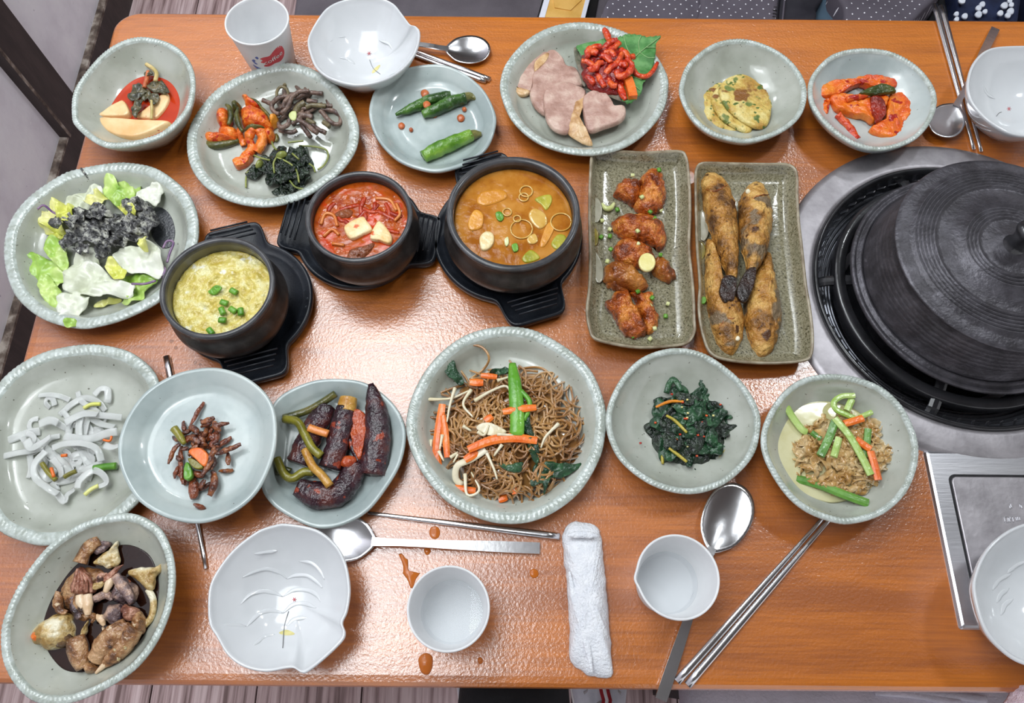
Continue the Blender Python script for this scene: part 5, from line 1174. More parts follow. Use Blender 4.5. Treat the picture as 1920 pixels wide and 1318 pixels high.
# --- jelly strips
JL = 'translucent white jelly strip on the left edge plate'
for i, f in enumerate(([(0,650),(150,580),(300,530),(430,510)], [(20,780),(180,740),(330,720),(480,690)], [(850,560),(850,430),(900,320),(1000,330),(1180,345),(1310,360)], [(700,420),(780,370),(900,320),(1050,320)], [(640,330),(780,210),(920,150),(1060,200),(1130,290)], [(1010,120),(1080,50),(1150,60),(1160,150),(1150,200)], [(690,560),(850,590),(1000,580),(1150,530),(1260,510)], [(560,690),(700,640),(900,640),(1040,700),(1090,830)], [(760,870),(790,770),(900,750),(990,800),(960,880),(850,900)], [(480,690),(600,790),(690,870),(740,950)], [(560,800),(640,900),(660,1000)], [(490,720),(370,860),(380,1000),(520,1120),(620,1180)], [(600,1150),(590,1060),(760,1020),(920,930),(1110,850)], [(620,1180),(690,1260),(720,1190),(800,1130)], [(830,1120),(860,1030),(1000,930),(1110,980),(1140,1060),(1060,1100)], [(280,600),(330,680),(420,650),(540,560)], [(560,380),(650,440),(720,480)], [(900,550),(930,420),(970,370),(1090,430),(1230,460)], [(420,430),(540,390),(620,420)], [(1120,660),(1200,680),(1270,660)], [(320,760),(330,900),(300,1010)], [(420,840),(480,960),(520,1060)])):
    zb = 0.95 + 0.3 * (i % 4)
    T('jelly_strip', JL, 'jelly', z5, f, [zb + 0.1 * (k % 2) for k in range(len(f))], 0.34 if i % 3 else 0.42, M_jel, 0.06, n=10, num=len(f) * 8, twist=0.5 if i % 2 else -0.4, group='white jelly strips')
rj = random.Random(14)
for i in range(26):
    x = 720 + rj.gauss(0, 190); y = 650 + rj.gauss(0, 210); a_ = rj.uniform(0, 6.28); l = rj.uniform(90, 190); cu = rj.uniform(-1.4, 1.4)
    f = [(x + l * t * math.cos(a_ + cu * t), y + l * t * math.sin(a_ + cu * t)) for t in (-1, -0.5, 0, 0.5, 1)]
    T('jelly_strip', JL, 'jelly', z5, f, [0.88 + 0.25 * rj.random() for _ in f], 0.28, M_jel, 0.06, n=10, num=34, twist=rj.uniform(-1, 1), group='white jelly strips')
for f, z, w_, mt, nm, lb in (([(1010,910),(1130,890),(1250,880)], 1.3, 0.36, M_scal, 'cucumber_stick', 'dark green cucumber stick among the jelly strips'), ([(450,850),(520,950),(600,1030)], 1.7, 0.24, M_ost, 'cucumber_stick', 'thin green cucumber stick left among the jelly strips'), ([(690,1000),(760,960),(820,935)], 1.9, 0.22, M_ost, 'cucumber_stick', 'short green cucumber stick between jelly strips'), ([(900,260),(980,220),(1080,215)], 1.2, 0.2, M_lety, 'sprout_stalk', 'yellow sprout stem under the top jelly strip'), ([(910,1190),(980,1130),(1060,1090)], 1.3, 0.2, M_lety, 'sprout_stalk', 'yellow sprout head at the near side of the jelly'), ([(660,770),(720,765)], 1.9, 0.16, M_carr, 'carrot_shred', 'tiny orange carrot shred in the jelly centre'), ([(1110,600),(1180,610),(1200,560)], 1.5, 0.12, M_carr, 'carrot_shred', 'tiny orange carrot shred beside the anchovy plate'), ([(550,900),(580,1000)], 1.9, 0.16, M_carr, 'carrot_shred', 'tiny orange carrot shred at the jelly front')):
    T(nm, lb, nm.split('_')[0], z5, f, z, w_, mt, n=8)

# --- anchovies (the plate is raised, floor at about 3.5)
AZ = 3.55
anch = [([(515,90),(450,200),(380,320),(350,380)], 0.22), ([(640,270),(560,310),(480,340)], 0.3), ([(820,330),(720,350),(640,380)], 0.2), ([(630,380),(560,490),(480,590)], 0.18), ([(350,370),(420,420),(430,480)], 0.3), ([(230,570),(150,670),(90,820)], 0.26), ([(250,600),(240,720),(250,860),(270,1050)], 0.24), ([(200,720),(240,780)], 0.22), ([(950,580),(820,640),(660,700)], 0.26), ([(850,510),(740,570),(640,640)], 0.26), ([(790,690),(810,820)], 0.22), ([(640,600),(600,760),(560,860),(470,960)], 0.3), ([(380,1000),(400,1120),(390,1230)], 0.5), ([(620,900),(640,1050),(580,1190)], 0.36), ([(520,1000),(470,1100)], 0.26), ([(680,400),(660,520),(600,620)], 0.36), ([(300,500),(400,520),(480,560)], 0.34), ([(340,640),(260,640)], 0.22), ([(560,420),(600,500),(680,500)], 0.3), ([(450,470),(520,560)], 0.3), ([(620,320),(700,440)], 0.3), ([(180,910),(240,950),(280,1050)], 0.14), ([(460,560),(400,640),(330,720)], 0.26), ([(700,620),(620,700),(560,760)], 0.26), ([(330,860),(420,930),(520,960)], 0.3), ([(560,700),(640,780),(600,880)], 0.28)]
for i, (f, w_) in enumerate(anch):
    T('dried_anchovy', 'glossy brown dried anchovy in the small heap on the raised plate', 'anchovy', z6, f, [AZ + 0.3 + 0.32 * (i % 3) + 0.1 * k for k in range(len(f))], w_, M_anch if i % 3 else M_anchr, w_ * 0.8, n=8, bumpy=0.1, taper=[0.6, 1, 1, 0.55], group='anchovies on the raised plate')
ra = random.Random(4)
for i in range(34):
    x = 470 + ra.gauss(0, 130); y = 660 + ra.gauss(0, 190); a_ = ra.uniform(0, 3.14); l = ra.uniform(50, 100)
    T('dried_anchovy', 'glossy brown dried anchovy in the small heap on the raised plate', 'anchovy', z6, [(x - l * math.cos(a_), y - l * math.sin(a_)), (x + ra.uniform(-20, 20), y + ra.uniform(-20, 20)), (x + l * math.cos(a_), y + l * math.sin(a_))], [AZ + 0.15, AZ + 0.35 + 0.5 * ra.random(), AZ + 0.2], 0.22, M_anch if i % 4 else M_anchr, 0.2, n=8, bumpy=0.1, taper=[0.5, 1, 1, 0.4], group='anchovies on the raised plate')
B('carrot_slice', 'orange carrot wedge on the anchovy heap', 'carrot', z6, [(335,665),(450,620),(540,670),(572,740),(530,850),(430,770)], AZ + 1.2, 0.25, M_carr, n=28)
B('pepper_slice', 'green pepper slice under the carrot wedge', 'pepper', z6, [(330,750),(400,760),(520,850),(450,880),(370,840)], AZ + 0.9, 0.35, M_ost, n=28)
B('pepper_slice', 'green pepper slice at the near side of the anchovy heap', 'pepper', z6, [(290,880),(320,790),(370,850),(390,960),(340,1010),(290,990)], AZ + 0.7, 0.5, M_scal, n=28, rough=0.08)
T('pepper_stalk', 'olive green pepper stem at the left of the anchovy heap', 'pepper', z6, [(165,395),(220,470),(290,580)], AZ + 0.8, 0.4, M_ost, taper=[1, 0.9, 0.9, 0.5])

# --- eggplant
T('eggplant_piece', 'glazed eggplant piece at the left under the olive stems', 'eggplant', d5, [(570,300),(490,440),(410,590),(330,760)], 1.6, 1.2, M_aub, 0.8, n=16, bumpy=0.14, taper=[0.8, 1, 1, 1, 0.9])
e2 = T('eggplant_piece', 'long glazed eggplant piece with a pale cut end', 'eggplant', d5, [(720,320),(690,450),(640,640),(580,800)], 1.9, 1.1, M_aub, 0.85, n=16, bumpy=0.12, taper=[0.9, 1, 1, 1, 0.95])
T('pale_end', None, None, d5, [(738,238),(728,290),(718,345)], 1.95, 0.95, M_aubt, 0.75, n=14, parent=e2, taper=[0.9, 1, 1.0])
e3 = B('eggplant_piece', 'eggplant strip showing its red-brown cut flesh', 'eggplant', d5, [(770,330),(885,370),(880,560),(845,740),(790,690),(760,560),(750,400)], 1.0, 1.2, M_aubf, 'slab', rough=0.15)
T('skin', None, None, d5, [(765,340),(748,480),(765,620),(830,760)], 1.5, 0.3, M_aub, 0.5, parent=e3)
T('eggplant_piece', 'longest dark eggplant piece, pointed tip over the plate rim', 'eggplant', d5, [(912,125),(955,330),(968,560),(925,850)], [2.7, 2.2, 1.8, 1.6], 1.35, M_aub, 0.95, n=16, bumpy=0.1, taper=[0.2, 0.6, 0.85, 0.95, 1, 1, 0.95])
T('eggplant_piece', 'curved dark eggplant piece nearest on its plate', 'eggplant', d5, [(335,945),(480,1010),(640,1000),(740,900),(790,760)], 1.55, 1.3, M_aub, 0.85, n=16, bumpy=0.12, taper=[0.7, 1, 1, 0.95, 0.85])
B('eggplant_flesh', 'red sauced flesh between the two right eggplant pieces', 'eggplant', d5, [(670,770),(700,700),(780,700),(800,740),(750,790)], 2.0, 0.5, M_aubf, 'dome', n=24)
T('garlic_scape', 'olive green stem running down over the left eggplant', 'stalk', d5, [(225,405),(330,430),(390,530),(450,640),(520,700)], [1.9,2.3,2.6,2.7,2.7], 0.42, M_ost)
T('garlic_scape', 'straight green stem at the back left of the eggplant', 'stalk', d5, [(220,400),(400,345),(520,280),(635,205)], [1.6,1.7,1.9,2.2], 0.38, M_skin)
T('garlic_scape', 'curled green stem at the near left of the eggplant', 'stalk', d5, [(165,720),(220,840),(290,880),(380,830),(460,830)], 1.9, 0.42, M_ost)
T('garlic_scape', 'pale stem end crossing the nearest eggplant', 'stalk', d5, [(390,650),(450,780),(520,850),(590,940)], [2.4,2.5,2.6,2.6], 0.42, M_aubt)
T('garlic_scape', 'thin dark stem curled beside the anchovy plate', 'stalk', d5, [(175,850),(165,740),(210,790),(280,820)], 1.4, 0.25, M_skin)
T('onion_strip', 'reddish onion strip on the left eggplant', 'onion', d5, [(420,475),(490,500),(575,525)], 2.7, 0.4, M_onion, 0.3)

# --- glass noodles
def heap(x, y, cx, cy, rx, ry): return max(0.0, 1 - ((x - cx) / rx) ** 2 - ((y - cy) / ry) ** 2)
mb = MB(); rn = random.Random(21)
Q0 = outline(cv(d6, [(300,560),(380,400),(520,340),(700,320),(880,320),(970,420),(1000,560),(1090,660),(1130,760),(1060,860),(900,960),(800,1060),(640,1100),(480,1070),(380,950),(330,800),(280,680)]), 1.5, 60)
V, Fc = blob_geo([Vector((q.x, q.y, 0)) for q in Q0], 0.72, 1.5, 'dome', 0, 0.5, 10, 2.0, 0.3); mb.add(V, Fc)
for i in range(250):
    while True:
        x = rn.uniform(280, 1130); y = rn.uniform(300, 1100)
        if heap(x, y, 700, 700, 430, 400) > 0.02: break
    a_ = rn.uniform(0, 6.28); l = rn.uniform(60, 170); cvr = rn.uniform(-1.5, 1.5)
    pts = []
    for k in range(5):
        t = (k - 2) / 2; aa = a_ + cvr * t
        xx = x + l * t * math.cos(aa); yy = y + l * t * math.sin(aa)
        hh = heap(xx, yy, 700, 700, 440, 415)
        pts.append(P(*cv(d6, [(xx, yy)])[0], 0.95 + 1.9 * math.sqrt(hh) + 0.25 * math.sin(k * 1.7 + i)))
    mb.add(*tube_geo(catmull(pts, 14, False), 0.13, None, 5))
for f in ([(280,215),(400,160),(500,165),(550,230),(520,300),(430,370)], [(1085,510),(1030,560),(1060,620)], [(980,880),(1100,860),(1160,700),(1125,630),(1100,700),(1120,800),(1000,900)], [(780,1000),(860,1090),(1000,1000),(1050,960)], [(730,300),(880,300),(980,420),(985,560)], [(165,690),(240,680),(330,700)], [(240,560),(280,700),(400,820),(520,1000)], [(250,450),(330,420),(400,400)]):
    mb.add(*tube_geo(catmull([P(*cv(d6, [q])[0], 1.1 if q[1] > 230 else 2.3) for q in f], 26, False), 0.14, None, 6))
tag(mb.build('glass_noodles', M_nood), 'heap of glossy brown glass noodles on the centre plate', 'noodles', None, 'stuff')
for lb, f, z, w_ in (('carrot strip at the far left of the noodles', [(240,935),(228,800),(245,640),(262,520)], [1.1,1.4,1.7,1.8], 0.42), ('second carrot strip beside the leftmost one', [(292,850),(280,700),(265,590)], 2.0, 0.34), ('short carrot strip at the upper left of the noodles', [(430,385),(515,388)], 2.5, 0.38), ('carrot strip crossing the green onion on the noodles', [(635,568),(740,550),(842,540)], 3.5, 0.36), ('longest carrot strip in the noodle centre', [(420,800),(560,745),(700,728),(848,745)], 3.4, 0.44), ('carrot strip below the longest one', [(400,865),(480,815)], 2.9, 0.4), ('carrot strip at the lower left of the noodles', [(318,1032),(400,1048),(468,1055)], 1.5, 0.34), ('carrot strip at the near side of the noodles', [(690,985),(712,1075)], 2.0, 0.34), ('carrot stub nearest on the noodle plate', [(608,1112),(662,1095)], 1.3, 0.34), ('carrot strip at the back of the noodles', [(500,342),(600,352)], 2.1, 0.3), ('small carrot strip left of the green onion', [(525,625),(570,595)], 3.1, 0.36)):
    T('carrot_strip', lb, 'carrot', d6, f, z, w_, M_carr, 0.16, n=8, square=True, taper=[0.8, 1, 1, 0.8])
T('green_onion', 'bright green onion stalk standing out on the noodles', 'green onion', d6, [(694,268),(712,430),(724,600),(722,715)], [2.6,3.2,3.4,3.3], 0.72, M_gon, 0.3, n=10, taper=[0.5, 0.9, 1, 1, 1])
T('green_onion', 'thin bent green onion right of the stalk', 'green onion', d6, [(748,438),(800,505),(785,580),(765,620)], 3.2, 0.25, M_gon)
for lb, pts, z in (('dark spinach leaf at the upper left of the noodles', [(270,290),(330,255),(355,310),(395,380),(370,400),(330,370),(290,340)], 2.0), ('dark spinach leaf at the back of the noodles', [(550,320),(600,300),(650,290),(682,320),(610,342)], 2.1), ('spinach leaf right of the green onion stalk', [(755,640),(800,560),(805,640),(835,720),(780,700)], 3.2), ('large spinach leaf at the lower right of the noodles', [(810,950),(850,880),(950,880),(1060,890),(1125,880),(1100,920),(1000,970),(920,980),(890,1080),(880,1010),(810,1030)], 2.2), ('spinach leaf low in the middle of the noodles', [(610,880),(700,890),(760,880),(740,940),(650,925)], 2.9), ('spinach stem leaf between stalk and large leaf', [(790,740),(850,760),(855,880),(810,850)], 3.0)):
    B('spinach_leaf', lb, 'spinach', d6, pts, z, 0.12, M_spin, 'leaf', crumple=0.5, freq=1.2, rings=8, n=48)
for f, z in (([(160,490),(250,490),(330,480),(440,430)], 1.9), ([(340,420),(310,520),(290,630)], 2.2), ([(440,430),(390,520),(450,600)], 2.9), ([(460,500),(560,440),(660,410),(690,500)], 3.1), ([(600,375),(680,350)], 2.8), ([(390,655),(440,685)], 3.0), ([(480,690),(520,710),(550,650)], 3.4), ([(600,705),(700,712)], 3.5), ([(262,710),(245,800)], 2.1), ([(195,740),(188,820),(215,870)], 1.3), ([(310,850),(360,820),(330,880)], 2.2), ([(402,950),(415,1080),(490,1050),(440,940)], 2.0), ([(530,810),(580,920),(600,985)], 2.9), ([(630,770),(580,840)], 3.2), ([(980,640),(900,720),(870,790)], 3.0), ([(1040,540),(1055,600),(1000,640)], 1.6), ([(240,810),(270,870)], 1.9)):
    T('bean_sprout', 'thin pale bean sprout lying on the glass noodles', 'bean sprout', d6, f, z, 0.14, M_spr, n=6, taper=[1.5, 1, 0.9, 0.6], group='bean sprouts on the noodles')
T('onion_strip', 'curved pale onion strip at the lower left of the noodles', 'onion', d6, [(530,800),(440,860),(355,900),(345,980),(385,1020)], [3.1,2.7,2.3,1.7,1.4], 0.34, M_spr, 0.12)
B('onion_strip', 'pale onion flap in the noodle centre', 'onion', d6, [(470,665),(550,635),(660,690),(560,715)], 3.2, 0.1, M_spr, 'leaf', crumple=0.3, n=24)

# --- seasoned greens
rg_ = random.Random(8)
GL = 'dark green seasoned leaf in the right-hand greens bowl'
for i in range(34):
    t = (i + 0.5) / 34; a_ = i * 2.4
    x = 545 + 205 * math.sqrt(t) * math.cos(a_); y = 490 + 225 * math.sqrt(t) * math.sin(a_)
    r = rg_.uniform(60, 110); rot = rg_.uniform(0, 3.1)
    pts = []
    for k in range(10):
        b0 = k * 0.628; u, v = r * math.cos(b0), r * 0.42 * math.sin(b0) * rg_.uniform(0.7, 1.2)
        pts.append((x + u * math.cos(rot) - v * math.sin(rot), y + u * math.sin(rot) + v * math.cos(rot)))
    B('seasoned_leaf', GL, 'leaf', d7, pts, 1.0 + 1.5 * (1 - t) + rg_.uniform(0, 0.3), 0.12, M_spin if i % 3 else M_dgreen, 'leaf', crumple=0.5, freq=1.3, rings=6, n=36, group='seasoned green leaves')
B('leaf_mound', 'packed dark leaves at the base of the greens heap', 'leaf', d7, [(380,350),(480,300),(620,330),(720,440),(760,560),(700,680),(560,720),(400,680),(330,600),(340,450)], 0.9, 1.5, M_dgreen, 'dome', rough=0.4, rings=8)
T('leaf_loop', 'looped dark leaf stalk at the top of the greens', 'stalk', d7, [(400,300),(420,240),(450,225),(490,290)], 1.9, 0.3, M_spin, 0.15)
T('leaf_stalk', 'long green stalk trailing below the greens heap', 'stalk', d7, [(385,806),(480,815),(560,790),(640,730)], 1.1, 0.28, M_gpep, taper=[0.25, 0.8, 1, 1])
T('leaf_stalk', 'dark stalk along the right side of the greens', 'stalk', d7, [(740,440),(770,520),(770,620),(740,690)], 1.4, 0.2, M_spin)
for lb, f, z in (('yellow stalk at the upper left of the greens', [(340,382),(420,350),(500,350)], 2.3), ('yellow stalk in the middle of the greens', [(400,430),(450,460),(520,530)], 2.9), ('yellow stalk at the lower left of the greens', [(415,620),(470,660),(520,700)], 2.3), ('yellow-green stalk at the lower right of the greens', [(620,752),(690,700),(745,630)], 1.6), ('short yellow stalk end at the left of the greens', [(380,712),(376,660)], 1.5)):
    T('yellow_stalk', lb, 'stalk', d7, f, z, 0.17, M_yor if 'upper' in lb else M_ystk, taper=[0.7, 1, 0.8])
for i in range(24):
    x = 545 + rg_.gauss(0, 100); y = 480 + rg_.gauss(0, 105); q = 6
    T('chilli_fleck', 'tiny red chilli fleck on the dark seasoned greens', 'chilli fleck', d7, [(x - q, y), (x + q, y + rg_.uniform(-4, 4))], 2.5 + 0.9 * math.exp(-((x - 545) ** 2 + (y - 490) ** 2) / 22000) - 0.5, 0.11, M_redr if i % 3 else M_garl, n=5, group='chilli flecks on the greens')

# --- jellyfish bowl
liquid('mustard_broth', 'cloudy pale yellow broth in the jellyfish bowl', jellyfish_bowl, 1.95, M_jfb, 0.97, (-0.45, 0.0), cat='broth')
mb = MB()
Q0 = outline(cv(z7, [(210,560),(290,380),(450,280),(640,260),(900,280),(1080,330),(1140,500),(1240,620),(1230,780),(1130,980),(1060,1120),(880,1160),(700,1080),(500,960),(330,820),(160,700)]), 2.0, 60)
V, Fc = blob_geo([Vector((q.x, q.y, 0)) for q in Q0], 1.4, 1.0, 'dome', 0, 0.5, 9, 2.0, 0.35); mb.add(V, Fc)
for i in range(170):
    while True:
        x = rn.uniform(180, 1230); y = rn.uniform(260, 1130)
        if heap(x, y, 700, 690, 520, 440) > 0.03: break
    a_ = rn.uniform(0, 6.28); l = rn.uniform(50, 130); cvr = rn.uniform(-2.0, 2.0); pts = []
    for k in range(5):
        t = (k - 2) / 2; aa = a_ + cvr * t; xx = x + l * t * math.cos(aa); yy = y + l * t * math.sin(aa)
        pts.append(P(*cv(z7, [(xx, yy)])[0], 1.7 + 1.0 * math.sqrt(heap(xx, yy, 700, 690, 540, 460)) + 0.2 * math.sin(k * 1.9 + i)))
    mb.add(*tube_geo(catmull(pts, 12, False), 0.34, 0.06, 6, twist=rn.uniform(-2, 2)))
tag(mb.build('shredded_jellyfish', M_jf), 'tangle of tan shredded jellyfish in its bowl', 'jellyfish', None, 'stuff')
for lb, f, z, w_, mt in (('cucumber stick with dark tip at the upper left of the bowl', [(65,155),(150,300),(250,430),(300,460)], [2.6,2.4,2.3,2.2], 0.34, M_cuc), ('dark green cucumber stick standing in the jellyfish centre', [(605,340),(540,520),(445,715)], 3.1, 0.38, M_cucs), ('long pale cucumber stick running down the jellyfish', [(600,310),(760,500),(900,740),(990,920)], 3.3, 0.34, M_cuc), ('short pale cucumber stick in the jellyfish centre', [(645,520),(590,725)], 3.1, 0.32, M_cuc), ('longest green cucumber stick nearest in the jellyfish bowl', [(190,960),(420,1020),(700,1130),(960,1225)], [1.8,2.2,2.6,2.7], 0.4, M_cucs), ('dark edged cucumber stick at the right of the jellyfish', [(960,425),(945,600),(935,730)], 2.8, 0.32, M_cucs), ('curled pale cucumber strip at the top of the jellyfish', [(815,68),(680,75),(590,140),(620,220),(720,270),(810,310)], 3.0, 0.26, M_cuc), ('upright cucumber stick inside the curled strip', [(785,105),(730,230)], 2.7, 0.32, M_cuc), ('pale cucumber stick beside the top carrot', [(1000,245),(870,300)], 2.9, 0.24, M_cuc), ('green cucumber bit at the left of the jellyfish', [(350,460),(450,535)], 2.6, 0.26, M_cucs)):
    T('cucumber_stick', lb, 'cucumber', z7, f, z, w_, mt, 0.2, n=8, square=True)
for lb, f in (('carrot stick at the top of the jellyfish', [(700,372),(905,310)]), ('carrot stick at the right centre of the jellyfish', [(825,535),(985,645)]), ('longer carrot stick at the lower right of the jellyfish', [(985,665),(1025,800),(1070,975)])):
    T('carrot_stick', lb, 'carrot', z7, f, 3.2, 0.34, M_carr, 0.2, n=8, square=True)

# --- soy marinated crab
liquid('soy_marinade', 'dark soy marinade pooled in the oval crab bowl', crab_bowl, 2.7, M_soy, cat='sauce')
def cb_(name, lb, cat, pts, z, th, mt, prof='dome', **k):
    return B(name, lb, cat, z8, pts, z, th, mt, prof, rough=k.pop('rough', 0.2), **k)
cb_('crab_chunk', 'brown crab body half under the ribbed shell', 'crab', [(320,600),(350,480),(420,400),(480,340),(600,330),(720,360),(745,430),(700,490),(640,570),(620,700),(600,820),(500,830),(440,740),(360,720)], 2.2, 1.3, M_crab, rings=10, n=70)
rb = cb_('crab_shell', 'fan-ribbed pinkish brown crab shell at the heap top', 'crab', [(425,560),(440,460),(490,340),(560,370),(620,460),(640,560),(540,588)], 3.2, 0.9, M_crabp)
for k in range(5):
    T('shell_rib', None, None, z8, [(500 + k * 12, 360 + k * 10), (470 + k * 35, 470), (450 + k * 42, 565)], [4.0, 4.15, 3.8], 0.14, M_crabp, parent=rb, n=6)
cb_('crab_chunk', 'grey-violet crab body on the right of the heap', 'crab', [(770,620),(800,500),(830,420),(950,450),(1030,540),(1020,640),(940,690),(850,670)], 2.3, 1.4, M_crabg, n=60)
T('crab_limb', 'slim grey crab leg folded over the right body', 'crab', z8, [(830,420),(880,490),(940,580),(980,660)], 3.8, 0.5, M_crabg, 0.35, taper=[0.8, 1, 1, 0.6])
T('crab_limb', 'short pale crab leg between the two bodies', 'crab', z8, [(800,420),(770,500),(740,570)], 3.5, 0.45, M_crabw, 0.3, taper=[1, 0.9, 0.5])
cb_('crab_shell', 'cream carapace spike at the top of the crab heap', 'crab', [(620,300),(700,240),(780,170),(855,95),(845,200),(860,300),(800,350),(720,340)], 3.0, 0.6, M_crabc, n=60)
cb_('crab_shell', 'cream carapace spike at the right bowl wall', 'crab', [(930,400),(1000,350),(1130,340),(1200,350),(1265,295),(1230,380),(1180,430),(1170,520),(1110,550),(1050,490),(980,440)], 3.1, 0.6, M_crabc, n=60)
T('shell_edge', 'thin yellow shell edge curving along the marinade', 'crab', z8, [(1120,540),(1165,640),(1150,780),(1085,860)], 3.0, 0.3, M_crabc, 0.2)
cb_('crab_paddle', 'flat grey-brown paddle at the far end of the crab', 'crab', [(515,75),(600,40),(720,75),(785,135),(740,190),(660,230),(560,160)], 3.0, 0.4, M_crabg)
T('crab_limb', 'brown leg joint leading to the paddle', 'crab', z8, [(520,310),(560,220),(620,140),(690,100)], 3.4, 0.7, M_crab, 0.5, taper=[1, 0.8, 1, 0.8])
roe = cb_('crab_half', 'rounded crab half with orange roe at the left', 'crab', [(60,960),(100,870),(220,780),(360,740),(430,780),(455,900),(430,1010),(300,1070),(180,1060),(80,1020)], 2.3, 1.9, M_crabc, n=70, rings=10)
cb_('roe', None, None, [(75,955),(130,890),(230,865),(285,915),(230,975),(110,1000)], 3.3, 0.6, M_roe, parent=roe, rough=0.25)
cb_('dark_fat', None, None, [(250,1000),(300,930),(400,900),(440,960),(420,1020),(310,1060)], 3.0, 0.6, M_roed, parent=roe)
T('crab_gill', 'cream gill finger below the ribbed shell, left one', 'crab', z8, [(515,590),(520,640),(550,700)], 3.6, 0.42, M_crabw, 0.3, taper=[0.8, 1, 0.6])
T('crab_gill', 'cream gill finger below the ribbed shell, right one', 'crab', z8, [(585,585),(585,680),(590,770)], 3.6, 0.5, M_crabw, 0.35, taper=[0.8, 1, 0.5])
T('crab_limb', 'brown crab leg segment at the near left', 'crab', z8, [(480,960),(505,1090),(545,1240)], [3.4,3.3,3.2], 0.95, M_crab, 0.6, taper=[0.8, 1, 0.9, 0.6])
cb_('claw_joint', 'brown knuckle joining the near legs', 'crab', [(545,1230),(580,1180),(650,1190),(672,1240),(620,1285),(560,1280)], 2.9, 0.9, M_crab)
T('crab_claw', 'upper brown claw half in the near right of the bowl', 'crab', z8, [(640,1170),(730,1040),(840,920),(930,850)], [3.3,3.6,3.8,3.8], 1.0, M_crab, 0.65, taper=[0.7, 1, 1, 0.6], bumpy=0.1)
cl = T('crab_claw', 'lower brown claw half with a pale pointed tip', 'crab', z8, [(720,1210),(800,1130),(920,1000),(1000,880)], [3.2,3.3,3.5,3.8], 0.95, M_crab, 0.65, taper=[0.4, 0.9, 1, 1, 0.9], bumpy=0.1)
T('claw_tip', None, None, z8, [(655,1282),(740,1200),(810,1110)], 3.3, 0.3, M_crabw, 0.3, parent=cl, taper=[0.4, 1, 0.8])
cb_('claw_joint', 'angular brown joint at the right of the claw', 'crab', [(960,880),(990,760),(1050,730),(1088,860),(1040,930)], 3.0, 1.0, M_crab)
cb_('crab_segment', 'pinkish brown segment next to the violet banded one', 'crab', [(880,790),(880,680),(980,690),(1030,730),(960,820)], 3.2, 0.9, M_crabp)
cb_('crab_segment', 'violet and white banded segment in the middle', 'crab', [(705,760),(760,680),(850,660),(885,700),(875,850),(800,855),(720,810)], 3.1, 1.1, M_crabg)
cb_('crab_scrap', 'yellow fat scrap below the crab centre', 'crab', [(515,955),(540,880),(580,810),(580,900),(550,965)], 3.0, 0.4, M_crabc)
cb_('crab_scrap', 'cream meat scrap in the dark marinade', 'crab', [(700,870),(760,900),(795,950),(740,990),(710,940)], 2.7, 0.4, M_crabw)
cb_('shell_flap', 'brown shell flap at the top right of the ribbed shell', 'crab', [(720,440),(800,370),(890,310),(870,370),(800,430),(740,480)], 3.6, 0.3, M_crabp)

# slender crab limbs, ridges and scraps filling the heap
for lb, f, z, w_, mt in (('thin brown crab limb along the left of the marinade', [(330,560),(318,640),(345,720),(400,740)], 3.3, 0.4, M_crab), ('thin dark limb tucked under the ribbed shell', [(450,600),(470,700),(520,800)], 3.1, 0.42, M_crabg), ('short limb stub pointing to the cream spike', [(690,500),(700,430),(760,400)], 3.7, 0.34, M_crabp), ('jointed limb across the crab centre', [(640,640),(700,600),(760,590),(800,640)], 3.3, 0.4, M_crabg), ('pale limb tip by the violet banded segment', [(660,780),(700,800),(740,860)], 3.2, 0.3, M_crabw), ('spiny limb above the claw', [(780,890),(850,860),(940,850)], 4.1, 0.3, M_crab), ('thin limb at the right of the ribbed shell', [(620,520),(680,510),(720,480)], 3.8, 0.3, M_crabc), ('curled limb below the brown body', [(560,790),(600,770),(640,790),(620,830)], 3.3, 0.28, M_crab)):
    T('crab_limb', lb, 'crab', z8, f, z, w_, mt, w_ * 0.75, bumpy=0.12, taper=[0.7, 1, 0.9, 0.45])
for k, (x, y) in enumerate(((700,1010),(725,985),(770,950),(830,1080),(860,1160),(920,1060),(985,960))):
    T('claw_spine', None, None, z8, [(x, y), (x - 14, y - 16)], [3.9, 4.2], 0.16, M_crabc, parent=cl, n=6, taper=[1, 0.2])
# ------------------------------------------------------------------ seats and people at the table edges
M_seat = pm('dark_grey_leatherette', [(84, 78, 84), (98, 92, 98)], 12, 0.5, 0.2, 300)
M_seatl = pm('light_grey_fabric', [(200, 196, 208), (222, 216, 230)], 14, 0.85, 0.5, 300)
SX = P(545, 12, -27).x
bench = empty('bench_seat', (60, 100, FZ)); tag(bench, 'dark grey padded bench seat along the far side of the table', 'bench')
def cushion(name, x0, y0, x1, y1, z0, z1, mat, parent):
    def rg(d, z): return [Vector((q.x, q.y, z)) for q in rrect(x0 + d, y0 + d, x1 - d, y1 - d, 3.0, 6, 8)]
    V, Fc = rings_mesh([rg(0.6, z0), rg(0, z0 + 1), rg(0, z1 - 2), rg(0.4, z1 - 0.7), rg(1.4, z1), rg(8, z1 + 0.4)])
    return mk(name, V, Fc, mat, parent)
cushion('seat_cushion', SX, 76, 150, 122, -35, -27.5, M_seat, bench)
MB().add(*box_geo((SX + 4, 82, FZ), (146, 120, -35))).build('base', M_post, bench, False)
